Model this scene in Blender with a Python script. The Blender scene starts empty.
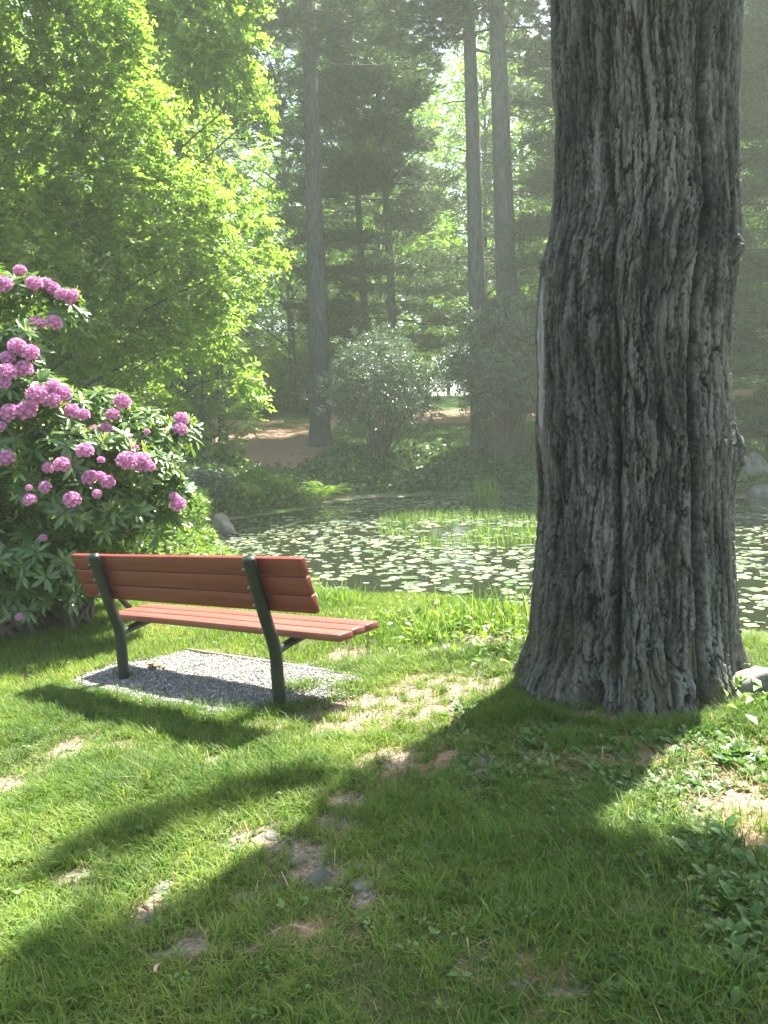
import bpy, math
import numpy as np
from mathutils import Matrix, Vector
PI = math.pi
rng = np.random.default_rng(11)
scene = bpy.context.scene
COL = scene.collection

# ------------------------------------------------------------------ camera model (used to survey positions on the ground)
F, CX, CY = 770.0, 384.0, 512.0
PITCH, ROLL, CH = 0.0999, 0.025, 1.60
SUN_AZ, SUN_EL = math.radians(38), math.radians(59)      # azimuth measured from +Y towards +X
SUN = np.array([math.sin(SUN_AZ)*math.cos(SUN_EL), math.cos(SUN_AZ)*math.cos(SUN_EL), math.sin(SUN_EL)])
fw = np.array([0, math.cos(PITCH), -math.sin(PITCH)])
r0 = np.array([1.0, 0, 0]); d0 = np.array([0, -math.sin(PITCH), -math.cos(PITCH)])
RV = r0*math.cos(ROLL) + d0*math.sin(ROLL)
DV = -r0*math.sin(ROLL) + d0*math.cos(ROLL)
def ray(px, py):
    return fw + RV*(px-CX)/F + DV*(py-CY)/F
def at(px, py, Y):
    d = ray(px, py); return np.array([0, 0, CH]) + d*(Y/d[1])

# ------------------------------------------------------------------ noise
def _hash(i, j, k, seed):
    h = (i*374761393 + j*668265263 + k*2147483647 + seed*1274126177) & 0xffffffff
    h = ((h ^ (h >> 13))*1274126177) & 0xffffffff
    h = (h ^ (h >> 16)) & 0xffffffff
    return h
def noise3(P, seed=0):
    P = np.asarray(P, float); I = np.floor(P).astype(np.int64); Fr = P - I
    U = Fr*Fr*Fr*(Fr*(Fr*6-15)+10)
    out = 0
    for a in (0, 1):
        for b in (0, 1):
            for c in (0, 1):
                h = _hash(I[:, 0]+a, I[:, 1]+b, I[:, 2]+c, seed)
                gx = (h & 255)/127.5-1; gy = ((h >> 8) & 255)/127.5-1; gz = ((h >> 16) & 255)/127.5-1
                dot = gx*(Fr[:, 0]-a)+gy*(Fr[:, 1]-b)+gz*(Fr[:, 2]-c)
                w = (U[:, 0] if a else 1-U[:, 0])*(U[:, 1] if b else 1-U[:, 1])*(U[:, 2] if c else 1-U[:, 2])
                out = out + w*dot
    return out
def noise2(x, y, f=1.0, seed=0):
    x = np.atleast_1d(np.asarray(x, float)); y = np.atleast_1d(np.asarray(y, float))
    return noise3(np.stack([x*f, y*f, np.full_like(x, 0.37+seed*3.1)], 1), seed)
def fbm2(x, y, f=1.0, seed=0, o=3):
    s = 0
    for k in range(o): s = s + noise2(x, y, f*2**k, seed+k)/2**k
    return s
def worley(P, seed=0):
    """nearest distance, gap between the two nearest and a random value per cell"""
    I = np.floor(P).astype(np.int64); D1 = np.full(len(P), 9.); D2 = D1.copy(); V = np.zeros(len(P))
    for a in (-1, 0, 1):
        for b in (-1, 0, 1):
            ii = I[:, 0]+a; jj = I[:, 1]+b; h = _hash(ii, jj, ii*0, seed)
            qx = ii+(h & 1023)/1023.; qy = jj+((h >> 10) & 1023)/1023.; v = ((h >> 20) & 1023)/1023.
            d = np.hypot(P[:, 0]-qx, P[:, 1]-qy)
            new = d < D1
            D2 = np.where(new, D1, np.minimum(D2, d)); V = np.where(new, v, V); D1 = np.where(new, d, D1)
    return D1, D2-D1, V
def sstep(a, b, x):
    t = np.clip((x-a)/(b-a), 0, 1); return t*t*(3-2*t)

# ------------------------------------------------------------------ terrain
POND = np.array([(-3.9, 17.5), (-3.4, 14.5), (-2.5, 12.2), (-1.5, 10.8), (-.2, 9.35), (1.1, 8.5), (2.1, 7.4), (3.0, 6.25), (5, 5.5), (9, 5.2), (16, 7),
                 (22, 12), (23, 19), (15, 22), (9, 21.5), (6, 22.5), (4.4, 24.5), (1.5, 25.5), (-.8, 24.5), (-2.6, 21.5), (-3.9, 19)])
WATER_Z = -0.42
def inside(x, y, poly=POND):
    r = np.zeros(x.shape, bool); n = len(poly)
    for i in range(n):
        x1, y1 = poly[i]; x2, y2 = poly[(i+1) % n]
        c = ((y1 > y) != (y2 > y)) & (x < (x2-x1)*(y-y1)/((y2-y1) if y2 != y1 else 1e-9)+x1)
        r ^= c
    return r
def sdist(x, y, poly=POND):
    """signed distance to a polygon, negative inside"""
    d = np.full(x.shape, 1e9); n = len(poly)
    for i in range(n):
        a = poly[i]; b = poly[(i+1) % n]; ab = b-a
        t = np.clip(((x-a[0])*ab[0]+(y-a[1])*ab[1])/(ab@ab), 0, 1)
        d = np.minimum(d, np.hypot(x-a[0]-t*ab[0], y-a[1]-t*ab[1]))
    return np.where(inside(x, y, poly), -d, d)
def ground(x, y, micro=True):
    x = np.atleast_1d(np.asarray(x, float)); y = np.atleast_1d(np.asarray(y, float))
    sh = x.shape; x = x.ravel(); y = y.ravel()
    sd = sdist(x, y) + .35*noise2(x, y, .9, 5)
    xc = np.clip(x, -4, 4)
    near = .075 + .055*xc - .018*np.clip(y-4.3, -3, 8) + .02*np.exp(-((x-1.45)**2+(y-4.4)**2)/1.2) - .03*np.exp(-((x-1.3)**2+(y-3.7)**2)/.5)
    t = np.clip(y-24, 0, 200)
    far = .1 + .16*np.minimum(t, 8) + .085*np.clip(t-8, 0, 50)
    w = sstep(14, 24, y)
    base = near*(1-w) + far*w
    base = base + .05*np.clip(np.abs(x)-8, 0, 40)*sstep(5, 30, y)
    k = sstep(0, 1.5, sd)
    kf = sstep(0, 6, sd)
    k = k*(1-w)+kf*w
    z = (WATER_Z+.03)*(1-k)+base*k
    z = np.where(sd < 0, WATER_Z+.03-.9*sstep(0, 2.0, -sd)+.0, z)
    if micro:
        m = .02*noise2(x, y, 1.3, 2)+.012*noise2(x, y, 4., 3)+.006*noise2(x, y, 11., 4)
        z = z + m*sstep(-.2, .4, sd)*(1+np.clip((y-20)/10, 0, 4))
    return z.reshape(sh)
def gz(x, y): return float(ground(x, y)[0])
def hit(px, py):
    d = ray(px, py); o = np.array([0, 0, CH]); t = np.linspace(1, 90, 6000)
    P = o+t[:, None]*d; g = ground(P[:, 0], P[:, 1])
    i = np.argmax(np.maximum(g, WATER_Z) > P[:, 2]); return P[i]

# ------------------------------------------------------------------ materials
def new_mat(name):
    m = bpy.data.materials.new(name); m.use_nodes = True
    nt = m.node_tree; nt.nodes.clear(); return m, nt, nt.nodes, nt.links
def N(nodes, t, **kw):
    n = nodes.new(t)
    for k, v in kw.items():
        if k in n.inputs: n.inputs[k].default_value = v
        else: setattr(n, k, v)
    return n
def ramp(nodes, stops, interp='LINEAR'):
    r = nodes.new('ShaderNodeValToRGB'); e = r.color_ramp.elements; r.color_ramp.interpolation = interp
    while len(e) < len(stops): e.new(.5)
    for q, (p, c) in zip(e, stops): q.position = p; q.color = (*c, 1)
    return r
def leaf_mat(name, stops, trans=.45, rough=.45, spec=.4, tint=(1.25, 1.15, .5)):
    """stops: leaf colours picked by the per-leaf random attribute"""
    m, nt, nd, lk = new_mat(name)
    a = N(nd, 'ShaderNodeAttribute', attribute_name='rnd')
    r = ramp(nd, stops); lk.new(a.outputs['Fac'], r.inputs['Fac'])
    p = N(nd, 'ShaderNodeBsdfPrincipled', Roughness=rough); p.inputs['Specular IOR Level'].default_value = spec
    lk.new(r.outputs['Color'], p.inputs['Base Color'])
    mul = N(nd, 'ShaderNodeMix', data_type='RGBA', blend_type='MULTIPLY'); mul.inputs[0].default_value = 1
    lk.new(r.outputs['Color'], mul.inputs[6]); mul.inputs[7].default_value = (*tint, 1)
    t = N(nd, 'ShaderNodeBsdfTranslucent'); lk.new(mul.outputs[2], t.inputs['Color'])
    mx = N(nd, 'ShaderNodeMixShader'); mx.inputs[0].default_value = trans
    lk.new(p.outputs[0], mx.inputs[1]); lk.new(t.outputs[0], mx.inputs[2])
    o = N(nd, 'ShaderNodeOutputMaterial'); lk.new(mx.outputs[0], o.inputs['Surface'])
    return m
def rough_mat(name, stops, scale=(6, 6, 6), rough=.85, bump=.3, detail=8, dist=.02, spec=.25, attr=None, metal=0.0):
    m, nt, nd, lk = new_mat(name)
    tc = N(nd, 'ShaderNodeTexCoord'); mp = N(nd, 'ShaderNodeMapping'); mp.inputs['Scale'].default_value = scale
    lk.new(tc.outputs['Object'], mp.inputs['Vector'])
    n = N(nd, 'ShaderNodeTexNoise', Scale=1.0, Detail=detail, Roughness=.65); lk.new(mp.outputs[0], n.inputs['Vector'])
    r = ramp(nd, stops); lk.new(n.outputs['Fac'], r.inputs['Fac'])
    p = N(nd, 'ShaderNodeBsdfPrincipled', Roughness=rough, Metallic=metal); p.inputs['Specular IOR Level'].default_value = spec
    lk.new(r.outputs['Color'], p.inputs['Base Color'])
    b = N(nd, 'ShaderNodeBump', Strength=bump, Distance=dist); lk.new(n.outputs['Fac'], b.inputs['Height']); lk.new(b.outputs[0], p.inputs['Normal'])
    o = N(nd, 'ShaderNodeOutputMaterial'); lk.new(p.outputs[0], o.inputs['Surface'])
    return m
M = {}
M['grass'] = leaf_mat('grass_blades', [(0, (.042, .092, .014)), (.45, (.095, .175, .024)), (.85, (.18, .26, .042)), (.93, (.21, .23, .07)), (1, (.31, .26, .13))], .5, .55, .25, (1.2, 1.2, .45))
M['grass_far'] = leaf_mat('far_grass', [(0, (.04, .10, .018)), (1, (.10, .19, .03))], .5)
M['weed'] = leaf_mat('broad_leaves', [(0, (.035, .09, .018)), (.7, (.075, .16, .03)), (1, (.14, .24, .05))], .4, .42, .4)
M['marsh'] = leaf_mat('marsh_leaves', [(0, (.07, .15, .03)), (.7, (.14, .25, .04)), (1, (.3, .36, .14))], .5, .4, .4)
M['beech'] = leaf_mat('bright_leaves', [(0, (.09, .18, .035)), (.6, (.175, .30, .06)), (1, (.29, .38, .13))], .6, .38, .5, (1.2, 1.15, .55))
M['maple'] = leaf_mat('forest_leaves', [(0, (.07, .14, .025)), (.6, (.14, .25, .04)), (1, (.24, .35, .07))], .6, .45, .4, (1.2, 1.3, .45))
M['pine'] = leaf_mat('pine_needles', [(0, (.025, .06, .022)), (1, (.07, .12, .042))], .32, .55, .3, (1.1, 1.1, .7))
M['hemlock'] = leaf_mat('hemlock_needles', [(0, (.02, .05, .022)), (1, (.06, .11, .04))], .3, .5, .3, (1.1, 1.1, .7))
M['rhodo'] = leaf_mat('rhododendron_leaves', [(0, (.04, .095, .022)), (.6, (.09, .175, .038)), (.88, (.16, .25, .06)), (1, (.32, .38, .13))], .4, .27, .7)
M['shrub'] = leaf_mat('shrub_leaves', [(0, (.05, .085, .05)), (.6, (.10, .145, .085)), (1, (.24, .28, .19))], .32, .3, .7, (1.0, 1.1, .8))
M['petal'] = leaf_mat('pink_petals', [(0, (.44, .12, .29)), (.5, (.60, .29, .49)), (1, (.72, .48, .64))], .35, .55, .25, (1.1, .85, 1.05))
M['cover'] = leaf_mat('ground_cover_leaves', [(0, (.03, .075, .025)), (.7, (.07, .14, .04)), (1, (.15, .23, .07))], .4, .4, .4)
M['fern'] = leaf_mat('fern_fronds', [(0, (.08, .17, .02)), (1, (.17, .28, .04))], .5, .5, .3)
M['litter'] = leaf_mat('fallen_needles', [(0, (.11, .06, .03)), (.6, (.24, .15, .08)), (1, (.42, .33, .22))], .15, .7, .2, (1, 1, 1))
M['pad'] = leaf_mat('lily_pad_green', [(0, (.08, .12, .065)), (.5, (.16, .195, .135)), (.85, (.26, .29, .22)), (1, (.27, .27, .10))], .12, .2, 1.0, (1, 1.1, .5))
M['bark_far'] = rough_mat('forest_bark', [(.3, (.028, .026, .026)), (.7, (.075, .07, .07))], (14, 14, 3), .9, .8, dist=.05)
M['bark_pine'] = rough_mat('pine_bark', [(.3, (.035, .032, .036)), (.7, (.09, .084, .09))], (9, 9, 2.2), .9, .9, dist=.06)
M['stem'] = rough_mat('shrub_stems', [(.3, (.05, .04, .03)), (.7, (.14, .11, .08))], (20, 20, 6))
M['rock'] = rough_mat('grey_rock', [(.25, (.05, .048, .04)), (.5, (.12, .115, .10)), (.75, (.24, .225, .2))], (5, 5, 5), .85, .6)
M['rock_dark'] = rough_mat('mossy_rock', [(.3, (.03, .035, .025)), (.6, (.07, .072, .062)), (.8, (.13, .13, .12))], (5, 5, 5), .9, .6)
M['red'] = rough_mat('painted_red_wood', [(.2, (.085, .014, .010)), (.5, (.135, .023, .017)), (.8, (.18, .040, .030))], (2, 40, 40), .42, .15, dist=.004, spec=.45)
M['red_sunlit'] = rough_mat('sunlit_pink_red_wood', [(.2, (.11, .028, .020)), (.5, (.17, .046, .034)), (.8, (.26, .10, .078))], (2, 40, 40), .38, .15, dist=.003, spec=.6)  # seat copy of the bench red, sun and gloss put into a paler colour
M['green_metal'] = rough_mat('painted_green_steel', [(.3, (.0035, .006, .0045)), (.62, (.007, .011, .008)), (.78, (.035, .04, .03))], (25, 25, 25), .38, .15, dist=.003, spec=.5)
M['zinc'] = rough_mat('zinc_bolt', [(.3, (.08, .08, .075)), (.7, (.18, .18, .17))], (40, 40, 40), .4, .1, metal=.8)
M['weathered'] = rough_mat('weathered_timber', [(.3, (.12, .11, .09)), (.7, (.26, .24, .2))], (3, 30, 30), .8, .3, dist=.004)

# gravel
m, nt, nd, lk = new_mat('gravel_stones'); M['gravel'] = m
a = N(nd, 'ShaderNodeAttribute', attribute_name='rnd'); r = ramp(nd, [(0, (.06, .058, .052)), (.35, (.14, .136, .128)), (.75, (.22, .213, .20)), (1, (.40, .38, .35))]); lk.new(a.outputs['Fac'], r.inputs['Fac'])
p = N(nd, 'ShaderNodeBsdfPrincipled', Roughness=.8); lk.new(r.outputs[0], p.inputs['Base Color'])
o = N(nd, 'ShaderNodeOutputMaterial'); lk.new(p.outputs[0], o.inputs['Surface'])

# ground sheet: soil, bare dirt, fallen needles, far turf mixed by attributes measured on site
m, nt, nd, lk = new_mat('woodland_soil'); M['soil'] = m
tc = N(nd, 'ShaderNodeTexCoord')
def nz(scale, detail=8, rough=.6):
    n = N(nd, 'ShaderNodeTexNoise', Scale=scale, Detail=detail, Roughness=rough); lk.new(tc.outputs['Object'], n.inputs['Vector']); return n
n1 = nz(3.5); n2 = nz(60, 6, .7); n3 = nz(14)
soil = ramp(nd, [(.3, (.035, .04, .015)), (.5, (.07, .075, .03)), (.7, (.12, .10, .055))]); lk.new(n3.outputs['Fac'], soil.inputs['Fac'])
dirt = ramp(nd, [(.3, (.06, .045, .03)), (.48, (.15, .12, .088)), (.6, (.24, .2, .155)), (.72, (.36, .32, .27))]); lk.new(n2.outputs['Fac'], dirt.inputs['Fac'])
ndl = ramp(nd, [(.3, (.10, .055, .034)), (.5, (.24, .15, .10)), (.75, (.42, .30, .22))]); lk.new(n2.outputs['Fac'], ndl.inputs['Fac'])
turf = ramp(nd, [(.3, (.035, .08, .016)), (.7, (.08, .16, .028))]); lk.new(n3.outputs['Fac'], turf.inputs['Fac'])
def mixattr(c1, c2, name, thr=None):
    a = N(nd, 'ShaderNodeAttribute', attribute_name=name)
    ad = N(nd, 'ShaderNodeMath', operation='ADD'); lk.new(a.outputs['Fac'], ad.inputs[0])
    s = N(nd, 'ShaderNodeMath', operation='MULTIPLY_ADD'); s.inputs[1].default_value = .9; s.inputs[2].default_value = -.45
    lk.new(n3.outputs['Fac'], s.inputs[0]); lk.new(s.outputs[0], ad.inputs[1])
    mr = N(nd, 'ShaderNodeMapRange'); mr.inputs[1].default_value = .3; mr.inputs[2].default_value = .7; lk.new(ad.outputs[0], mr.inputs[0])
    x = N(nd, 'ShaderNodeMix', data_type='RGBA'); lk.new(mr.outputs[0], x.inputs[0]); lk.new(c1, x.inputs[6]); lk.new(c2, x.inputs[7])
    return x.outputs[2]
c = mixattr(soil.outputs[0], turf.outputs[0], 'turf')
c = mixattr(c, ndl.outputs[0], 'needle')
c = mixattr(c, dirt.outputs[0], 'bare')
p = N(nd, 'ShaderNodeBsdfPrincipled', Roughness=.95); p.inputs['Specular IOR Level'].default_value = .15; lk.new(c, p.inputs['Base Color'])
b = N(nd, 'ShaderNodeBump', Strength=.7, Distance=.02); lk.new(n2.outputs['Fac'], b.inputs['Height']); lk.new(b.outputs[0], p.inputs['Normal'])
o = N(nd, 'ShaderNodeOutputMaterial'); lk.new(p.outputs[0], o.inputs['Surface'])

# water
m, nt, nd, lk = new_mat('pond_water'); M['water'] = m
tc = N(nd, 'ShaderNodeTexCoord'); n = N(nd, 'ShaderNodeTexNoise', Scale=5., Detail=3); lk.new(tc.outputs['Object'], n.inputs['Vector'])
b = N(nd, 'ShaderNodeBump', Strength=.12, Distance=.02); lk.new(n.outputs['Fac'], b.inputs['Height'])
p = N(nd, 'ShaderNodeBsdfPrincipled', Roughness=.04, IOR=1.33); p.inputs['Base Color'].default_value = (.012, .016, .008, 1); lk.new(b.outputs[0], p.inputs['Normal'])
o = N(nd, 'ShaderNodeOutputMaterial'); lk.new(p.outputs[0], o.inputs['Surface'])

# bark of the large near trunk; 'cav' is the measured furrow depth, 'moss' the foot
m, nt, nd, lk = new_mat('furrowed_bark'); M['bark'] = m
tc = N(nd, 'ShaderNodeTexCoord'); mp = N(nd, 'ShaderNodeMapping'); mp.inputs['Scale'].default_value = (1, 1, .22); lk.new(tc.outputs['Object'], mp.inputs['Vector'])
n1 = N(nd, 'ShaderNodeTexNoise', Scale=55., Detail=8, Roughness=.7); lk.new(mp.outputs[0], n1.inputs['Vector'])
n2 = N(nd, 'ShaderNodeTexNoise', Scale=5., Detail=5); lk.new(tc.outputs['Object'], n2.inputs['Vector'])
n4 = N(nd, 'ShaderNodeTexNoise', Scale=180., Detail=4, Roughness=.7); lk.new(mp.outputs[0], n4.inputs['Vector'])
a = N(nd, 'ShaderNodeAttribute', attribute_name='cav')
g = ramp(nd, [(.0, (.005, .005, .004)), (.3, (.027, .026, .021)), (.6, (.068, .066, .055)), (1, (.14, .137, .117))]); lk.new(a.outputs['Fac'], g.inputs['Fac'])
v = ramp(nd, [(.25, (.6, .6, .6)), (.5, (.97, .97, .97)), (.75, (1.35, 1.34, 1.3))]); lk.new(n1.outputs['Fac'], v.inputs['Fac'])
mul = N(nd, 'ShaderNodeMix', data_type='RGBA', blend_type='MULTIPLY'); mul.inputs[0].default_value = .9; mul.clamp_result = False
lk.new(g.outputs[0], mul.inputs[6]); lk.new(v.outputs[0], mul.inputs[7])
mp2 = N(nd, 'ShaderNodeMapping'); mp2.inputs['Scale'].default_value = (1, 1, .28); lk.new(tc.outputs['Object'], mp2.inputs['Vector']); lk.new(mp2.outputs[0], n2.inputs['Vector'])
v2 = ramp(nd, [(.34, (.45, .46, .45)), (.50, (.95, .96, .94)), (.66, (1.2, 1.2, 1.2))]); lk.new(n2.outputs['Fac'], v2.inputs['Fac'])
mul2 = N(nd, 'ShaderNodeMix', data_type='RGBA', blend_type='MULTIPLY'); mul2.inputs[0].default_value = 1
lk.new(mul.outputs[2], mul2.inputs[6]); lk.new(v2.outputs[0], mul2.inputs[7])
am = N(nd, 'ShaderNodeAttribute', attribute_name='moss')
moss = N(nd, 'ShaderNodeMix', data_type='RGBA'); lk.new(am.outputs['Fac'], moss.inputs[0]); lk.new(mul2.outputs[2], moss.inputs[6]); moss.inputs[7].default_value = (.085, .075, .035, 1)
p = N(nd, 'ShaderNodeBsdfPrincipled', Roughness=.88); p.inputs['Specular IOR Level'].default_value = .25; lk.new(moss.outputs[2], p.inputs['Base Color'])
b = N(nd, 'ShaderNodeBump', Strength=.9, Distance=.012); lk.new(n1.outputs['Fac'], b.inputs['Height'])
b2 = N(nd, 'ShaderNodeBump', Strength=.6, Distance=.004); lk.new(n4.outputs['Fac'], b2.inputs['Height']); lk.new(b.outputs[0], b2.inputs['Normal']); lk.new(b2.outputs[0], p.inputs['Normal'])
o = N(nd, 'ShaderNodeOutputMaterial'); lk.new(p.outputs[0], o.inputs['Surface'])
M['bare_wood'] = rough_mat('weathered_bare_wood', [(.3, (.05, .048, .042)), (.48, (.17, .165, .15)), (.7, (.30, .29, .26))], (45, 45, 2.5), .8, .5, dist=.01)
m = leaf_mat('needle_bark', [(0, (.1, .1, .1)), (1, (.2, .2, .2))])

# ------------------------------------------------------------------ mesh helpers
def mesh_obj(name, V, tris, mat, parent=None, rnd=None, smooth=False, attrs=None, quads=None):
    me = bpy.data.meshes.new(name); V = np.asarray(V, np.float32)
    nt_ = 0 if tris is None else len(tris); nq = 0 if quads is None else len(quads)
    me.vertices.add(len(V)); me.vertices.foreach_set('co', V.ravel())
    idx = []
    if nt_: idx.append(np.asarray(tris, np.int32).ravel())
    if nq: idx.append(np.asarray(quads, np.int32).ravel())
    idx = np.concatenate(idx); me.loops.add(len(idx)); me.loops.foreach_set('vertex_index', idx)
    st = np.concatenate([np.arange(nt_)*3, nt_*3+np.arange(nq)*4]).astype(np.int32)
    me.polygons.add(nt_+nq); me.polygons.foreach_set('loop_start', st)
    if smooth: me.polygons.foreach_set('use_smooth', np.ones(nt_+nq, bool))
    at_ = dict(attrs or {})
    if rnd is not None: at_['rnd'] = rnd
    for k, v in at_.items():
        me.attributes.new(k, 'FLOAT', 'POINT').data.foreach_set('value', np.asarray(v, np.float32))
    me.materials.append(mat); me.update(calc_edges=True)
    ob = bpy.data.objects.new(name, me); COL.objects.link(ob)
    if parent is not None: ob.parent = parent
    return ob
def tag(o, label=None, cat=None, group=None, kind=None):
    for k, v in (('label', label), ('category', cat), ('group', group), ('kind', kind)):
        if v: o[k] = v
    return o
def thing(name, loc, label, cat, group=None, rz=0.0):
    o = bpy.data.objects.new(name, None); COL.objects.link(o); o.location = [float(v) for v in loc]; o.rotation_euler = (0, 0, rz)
    o.empty_display_size = .2
    return tag(o, label, cat, group)
def copy_tree(o, loc, rz, sc, label, group=None, cat=None):
    c = o.copy(); COL.objects.link(c); c.location = [float(v) for v in loc]; c.rotation_euler = (0, 0, rz); c.scale = (sc, sc, sc); c['label'] = label
    if group: c['group'] = group
    elif 'group' in c: del c['group']
    for ch in list(o.children):
        k = ch.copy(); COL.objects.link(k); k.parent = c
        for g in list(ch.children):
            q = g.copy(); COL.objects.link(q); q.parent = k
    return c
def norm(a): return a/np.maximum(np.linalg.norm(a, axis=-1, keepdims=True), 1e-9)
def frames(d, up):
    """rotation matrices whose Y axis is d and whose Z axis is as near up as possible"""
    d = norm(d); x = np.cross(d, up); bad = np.linalg.norm(x, axis=1) < 1e-3
    x[bad] = [1, 0, 0]; x = norm(x); z = np.cross(x, d)
    return np.stack([x, d, z], 2)
def scatter(T, TF, P, R, S, rnd):
    """copies of one template as plain arrays"""
    k = len(T); n = len(P); S = np.asarray(S, float).reshape(n, -1)
    TV = T[None]*(S[:, None, :] if S.shape[1] == 3 else S[:, :, None])
    V = np.einsum('nij,nkj->nki', R, TV)+P[:, None]
    Fc = (TF[None]+(np.arange(n)*k)[:, None, None]).reshape(-1, TF.shape[1])
    return V.reshape(-1, 3), Fc, np.repeat(rnd, k)
def join(parts):
    V, Fc, Rn, o = [], [], [], 0
    for v, f, r in parts:
        V.append(v); Fc.append(f+o); Rn.append(r); o += len(v)
    return np.concatenate(V), np.concatenate(Fc), np.concatenate(Rn)
def tube(pts, rad, n=8, seed=0, wob=0.0):
    pts = np.asarray(pts, float); rad = np.asarray(rad, float); m = len(pts)
    T = norm(np.gradient(pts, axis=0)); ref = np.array([.3, .9, .1]) if abs(T[0][2]) > .8 else np.array([0, 0, 1.])
    X = norm(np.cross(T, ref)); Y = np.cross(T, X); a = np.arange(n)*2*PI/n
    rr = rad[:, None]*(1+wob*np.sin(a[None]*3+seed+np.arange(m)[:, None]*.7))
    V = pts[:, None]+rr[..., None]*(np.cos(a)[None, :, None]*X[:, None]+np.sin(a)[None, :, None]*Y[:, None])
    V = V.reshape(-1, 3); q = []
    for i in range(m-1):
        for j in range(n):
            k = (j+1) % n; q.append((i*n+j, i*n+k, (i+1)*n+k)); q.append((i*n+j, (i+1)*n+k, (i+1)*n+j))
    for base in (0, (m-1)*n):
        for j in range(1, n-1): q.append((base, base+j, base+j+1))
    return V, np.array(q), np.zeros(len(V))
def leaf_t(L, W, fold=.15, droop=.15):
    V = np.array([(0, 0, 0), (W/2, .45*L, fold*W), (0, L, -droop*L), (-W/2, .45*L, fold*W), (0, .5*L, 0)])
    return V, np.array([(0, 1, 4), (1, 2, 4), (0, 4, 3), (4, 2, 3)])
def leaf_s(L, W, fold=.2, droop=.15):
    return np.array([(0, 0, 0), (W/2, .45*L, fold*W), (0, L, -droop*L), (-W/2, .45*L, fold*W)]), np.array([(0, 1, 2), (0, 2, 3)])
def leaf_long(L, W, droop=.3, fold=.12):
    ys = [0, .2, .5, .8, 1]; ws = [.1, .75, 1, .7, 0]; V = []; Fc = []
    for y, w in zip(ys, ws):
        z = -droop*L*y*y
        V += [(-w*W/2, y*L, z+fold*W*w), (0, y*L, z), (w*W/2, y*L, z+fold*W*w)]
    for i in range(4):
        b = i*3; Fc += [(b, b+1, b+4), (b, b+4, b+3), (b+1, b+2, b+5), (b+1, b+5, b+4)]
    return np.array(V), np.array(Fc)
def rdir(n, r=None):
    r = r or rng; return norm(r.normal(size=(n, 3)))

# ------------------------------------------------------------------ ground, pond
def spaced(a, b, f0, f1, fine, grow=1.12, lim=6):
    s = list(np.arange(f0, f1+1e-6, fine)); d = fine
    while s[-1] < b: d = min(d*grow, lim); s.append(s[-1]+d)
    d = fine
    while s[0] > a: d = min(d*grow, lim); s.insert(0, s[0]-d)
    return np.array(s)
xs = spaced(-210, 210, -4.5, 4.5, .045); ys = spaced(-40, 330, .8, 9.5, .045, 1.06)
GX, GY = np.meshgrid(xs, ys); GZ = ground(GX, GY)
x = GX.ravel(); y = GY.ravel()
BARE = [(350, 708, 60, 9), (430, 700, 60, 10), (395, 716, 60, 9), (450, 690, 40, 8), (500, 690, 24, 8), (470, 703, 40, 9), (420, 712, 40, 9), (370, 722, 45, 9), (310, 722, 42, 8), (265, 722, 22, 5), (12, 780, 28, 9), (60, 752, 24, 8), (400, 690, 22, 4), (265, 838, 32, 9), (300, 858, 34, 12),
        (345, 875, 36, 12), (370, 900, 18, 8), (155, 905, 18, 14), (185, 950, 32, 11), (80, 882, 20, 6), (690, 798, 36, 13), (668, 790, 20, 9), (700, 875, 22, 16), (718, 925, 14, 16), (470, 765, 20, 8), (545, 985, 36, 9),
        (440, 680, 40, 6), (490, 640, 30, 6), (565, 742, 20, 7), (330, 690, 24, 7), (345, 655, 18, 4), (350, 800, 26, 12), (335, 825, 22, 10), (455, 690, 30, 7), (120, 745, 20, 6), (245, 905, 22, 9), (390, 760, 26, 7), (215, 760, 18, 5), (480, 955, 22, 9), (620, 905, 16, 8)]
NEED = [(640, 735, 110, 16), (600, 724, 70, 14), (700, 720, 70, 14), (540, 715, 30, 10), (640, 760, 90, 16), (640, 745, 70, 18), (600, 760, 40, 14), (690, 735, 50, 14), (560, 740, 40, 16), (740, 800, 40, 22), (710, 770, 30, 12), (420, 770, 40, 12), (560, 965, 50, 12), (745, 840, 18, 12), (540, 720, 30, 12), (300, 940, 40, 10)]
def blobs(lst):
    out = []
    for (px, py, rx, ry) in lst:
        c = hit(px, py); e = hit(px, py-ry); D = c[1]
        out.append((c[0], c[1], rx*D/F, max(abs(e[1]-D), .03)))
    return out
BB, NB = blobs(BARE), blobs(NEED)
def blobmask(lst, x, y):
    w = np.zeros_like(x)
    wx = x+.06*noise2(x, y, 7, 21)+.03*noise2(x, y, 18, 23); wy = y+.12*noise2(x, y, 6, 22)+.05*noise2(x, y, 17, 24)
    for cx, cy, rx, ry in lst: w = np.maximum(w, np.exp(-.55*(((wx-cx)/rx)**2+((wy-cy)/ry)**2)))
    return np.clip(w*(.9+1.5*fbm2(x, y, 9, 25)+.8*noise2(x, y, 34, 29)), 0, 1)
def needle_far(x, y):
    w = sstep(26.5, 28.5, y)*(1-sstep(46, 52, y))*(.75+.6*fbm2(x, y, .25, 31))
    w = w*(1-sstep(-2.8, -1.6, x+.25*(y-28)*0))
    w2 = sstep(38, 42, y)*(1-sstep(52, 56, y))*.95
    return np.maximum(w, w2*sstep(-2, 0, x))
sd0 = sdist(x, y)
bare = blobmask(BB, x, y); bare = np.maximum(bare, .75*sstep(14, 17, y)*sstep(-.1, .1, sd0)*(1-sstep(.5, 1.6, sd0)))
need = np.maximum(blobmask(NB, x, y), needle_far(x, y))
turf = np.clip(.75+.6*fbm2(x, y, .3, 41), 0, 1)*sstep(10, 14, y)
nxs, nys = len(xs), len(ys); I = np.arange(nxs*nys).reshape(nys, nxs)
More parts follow.
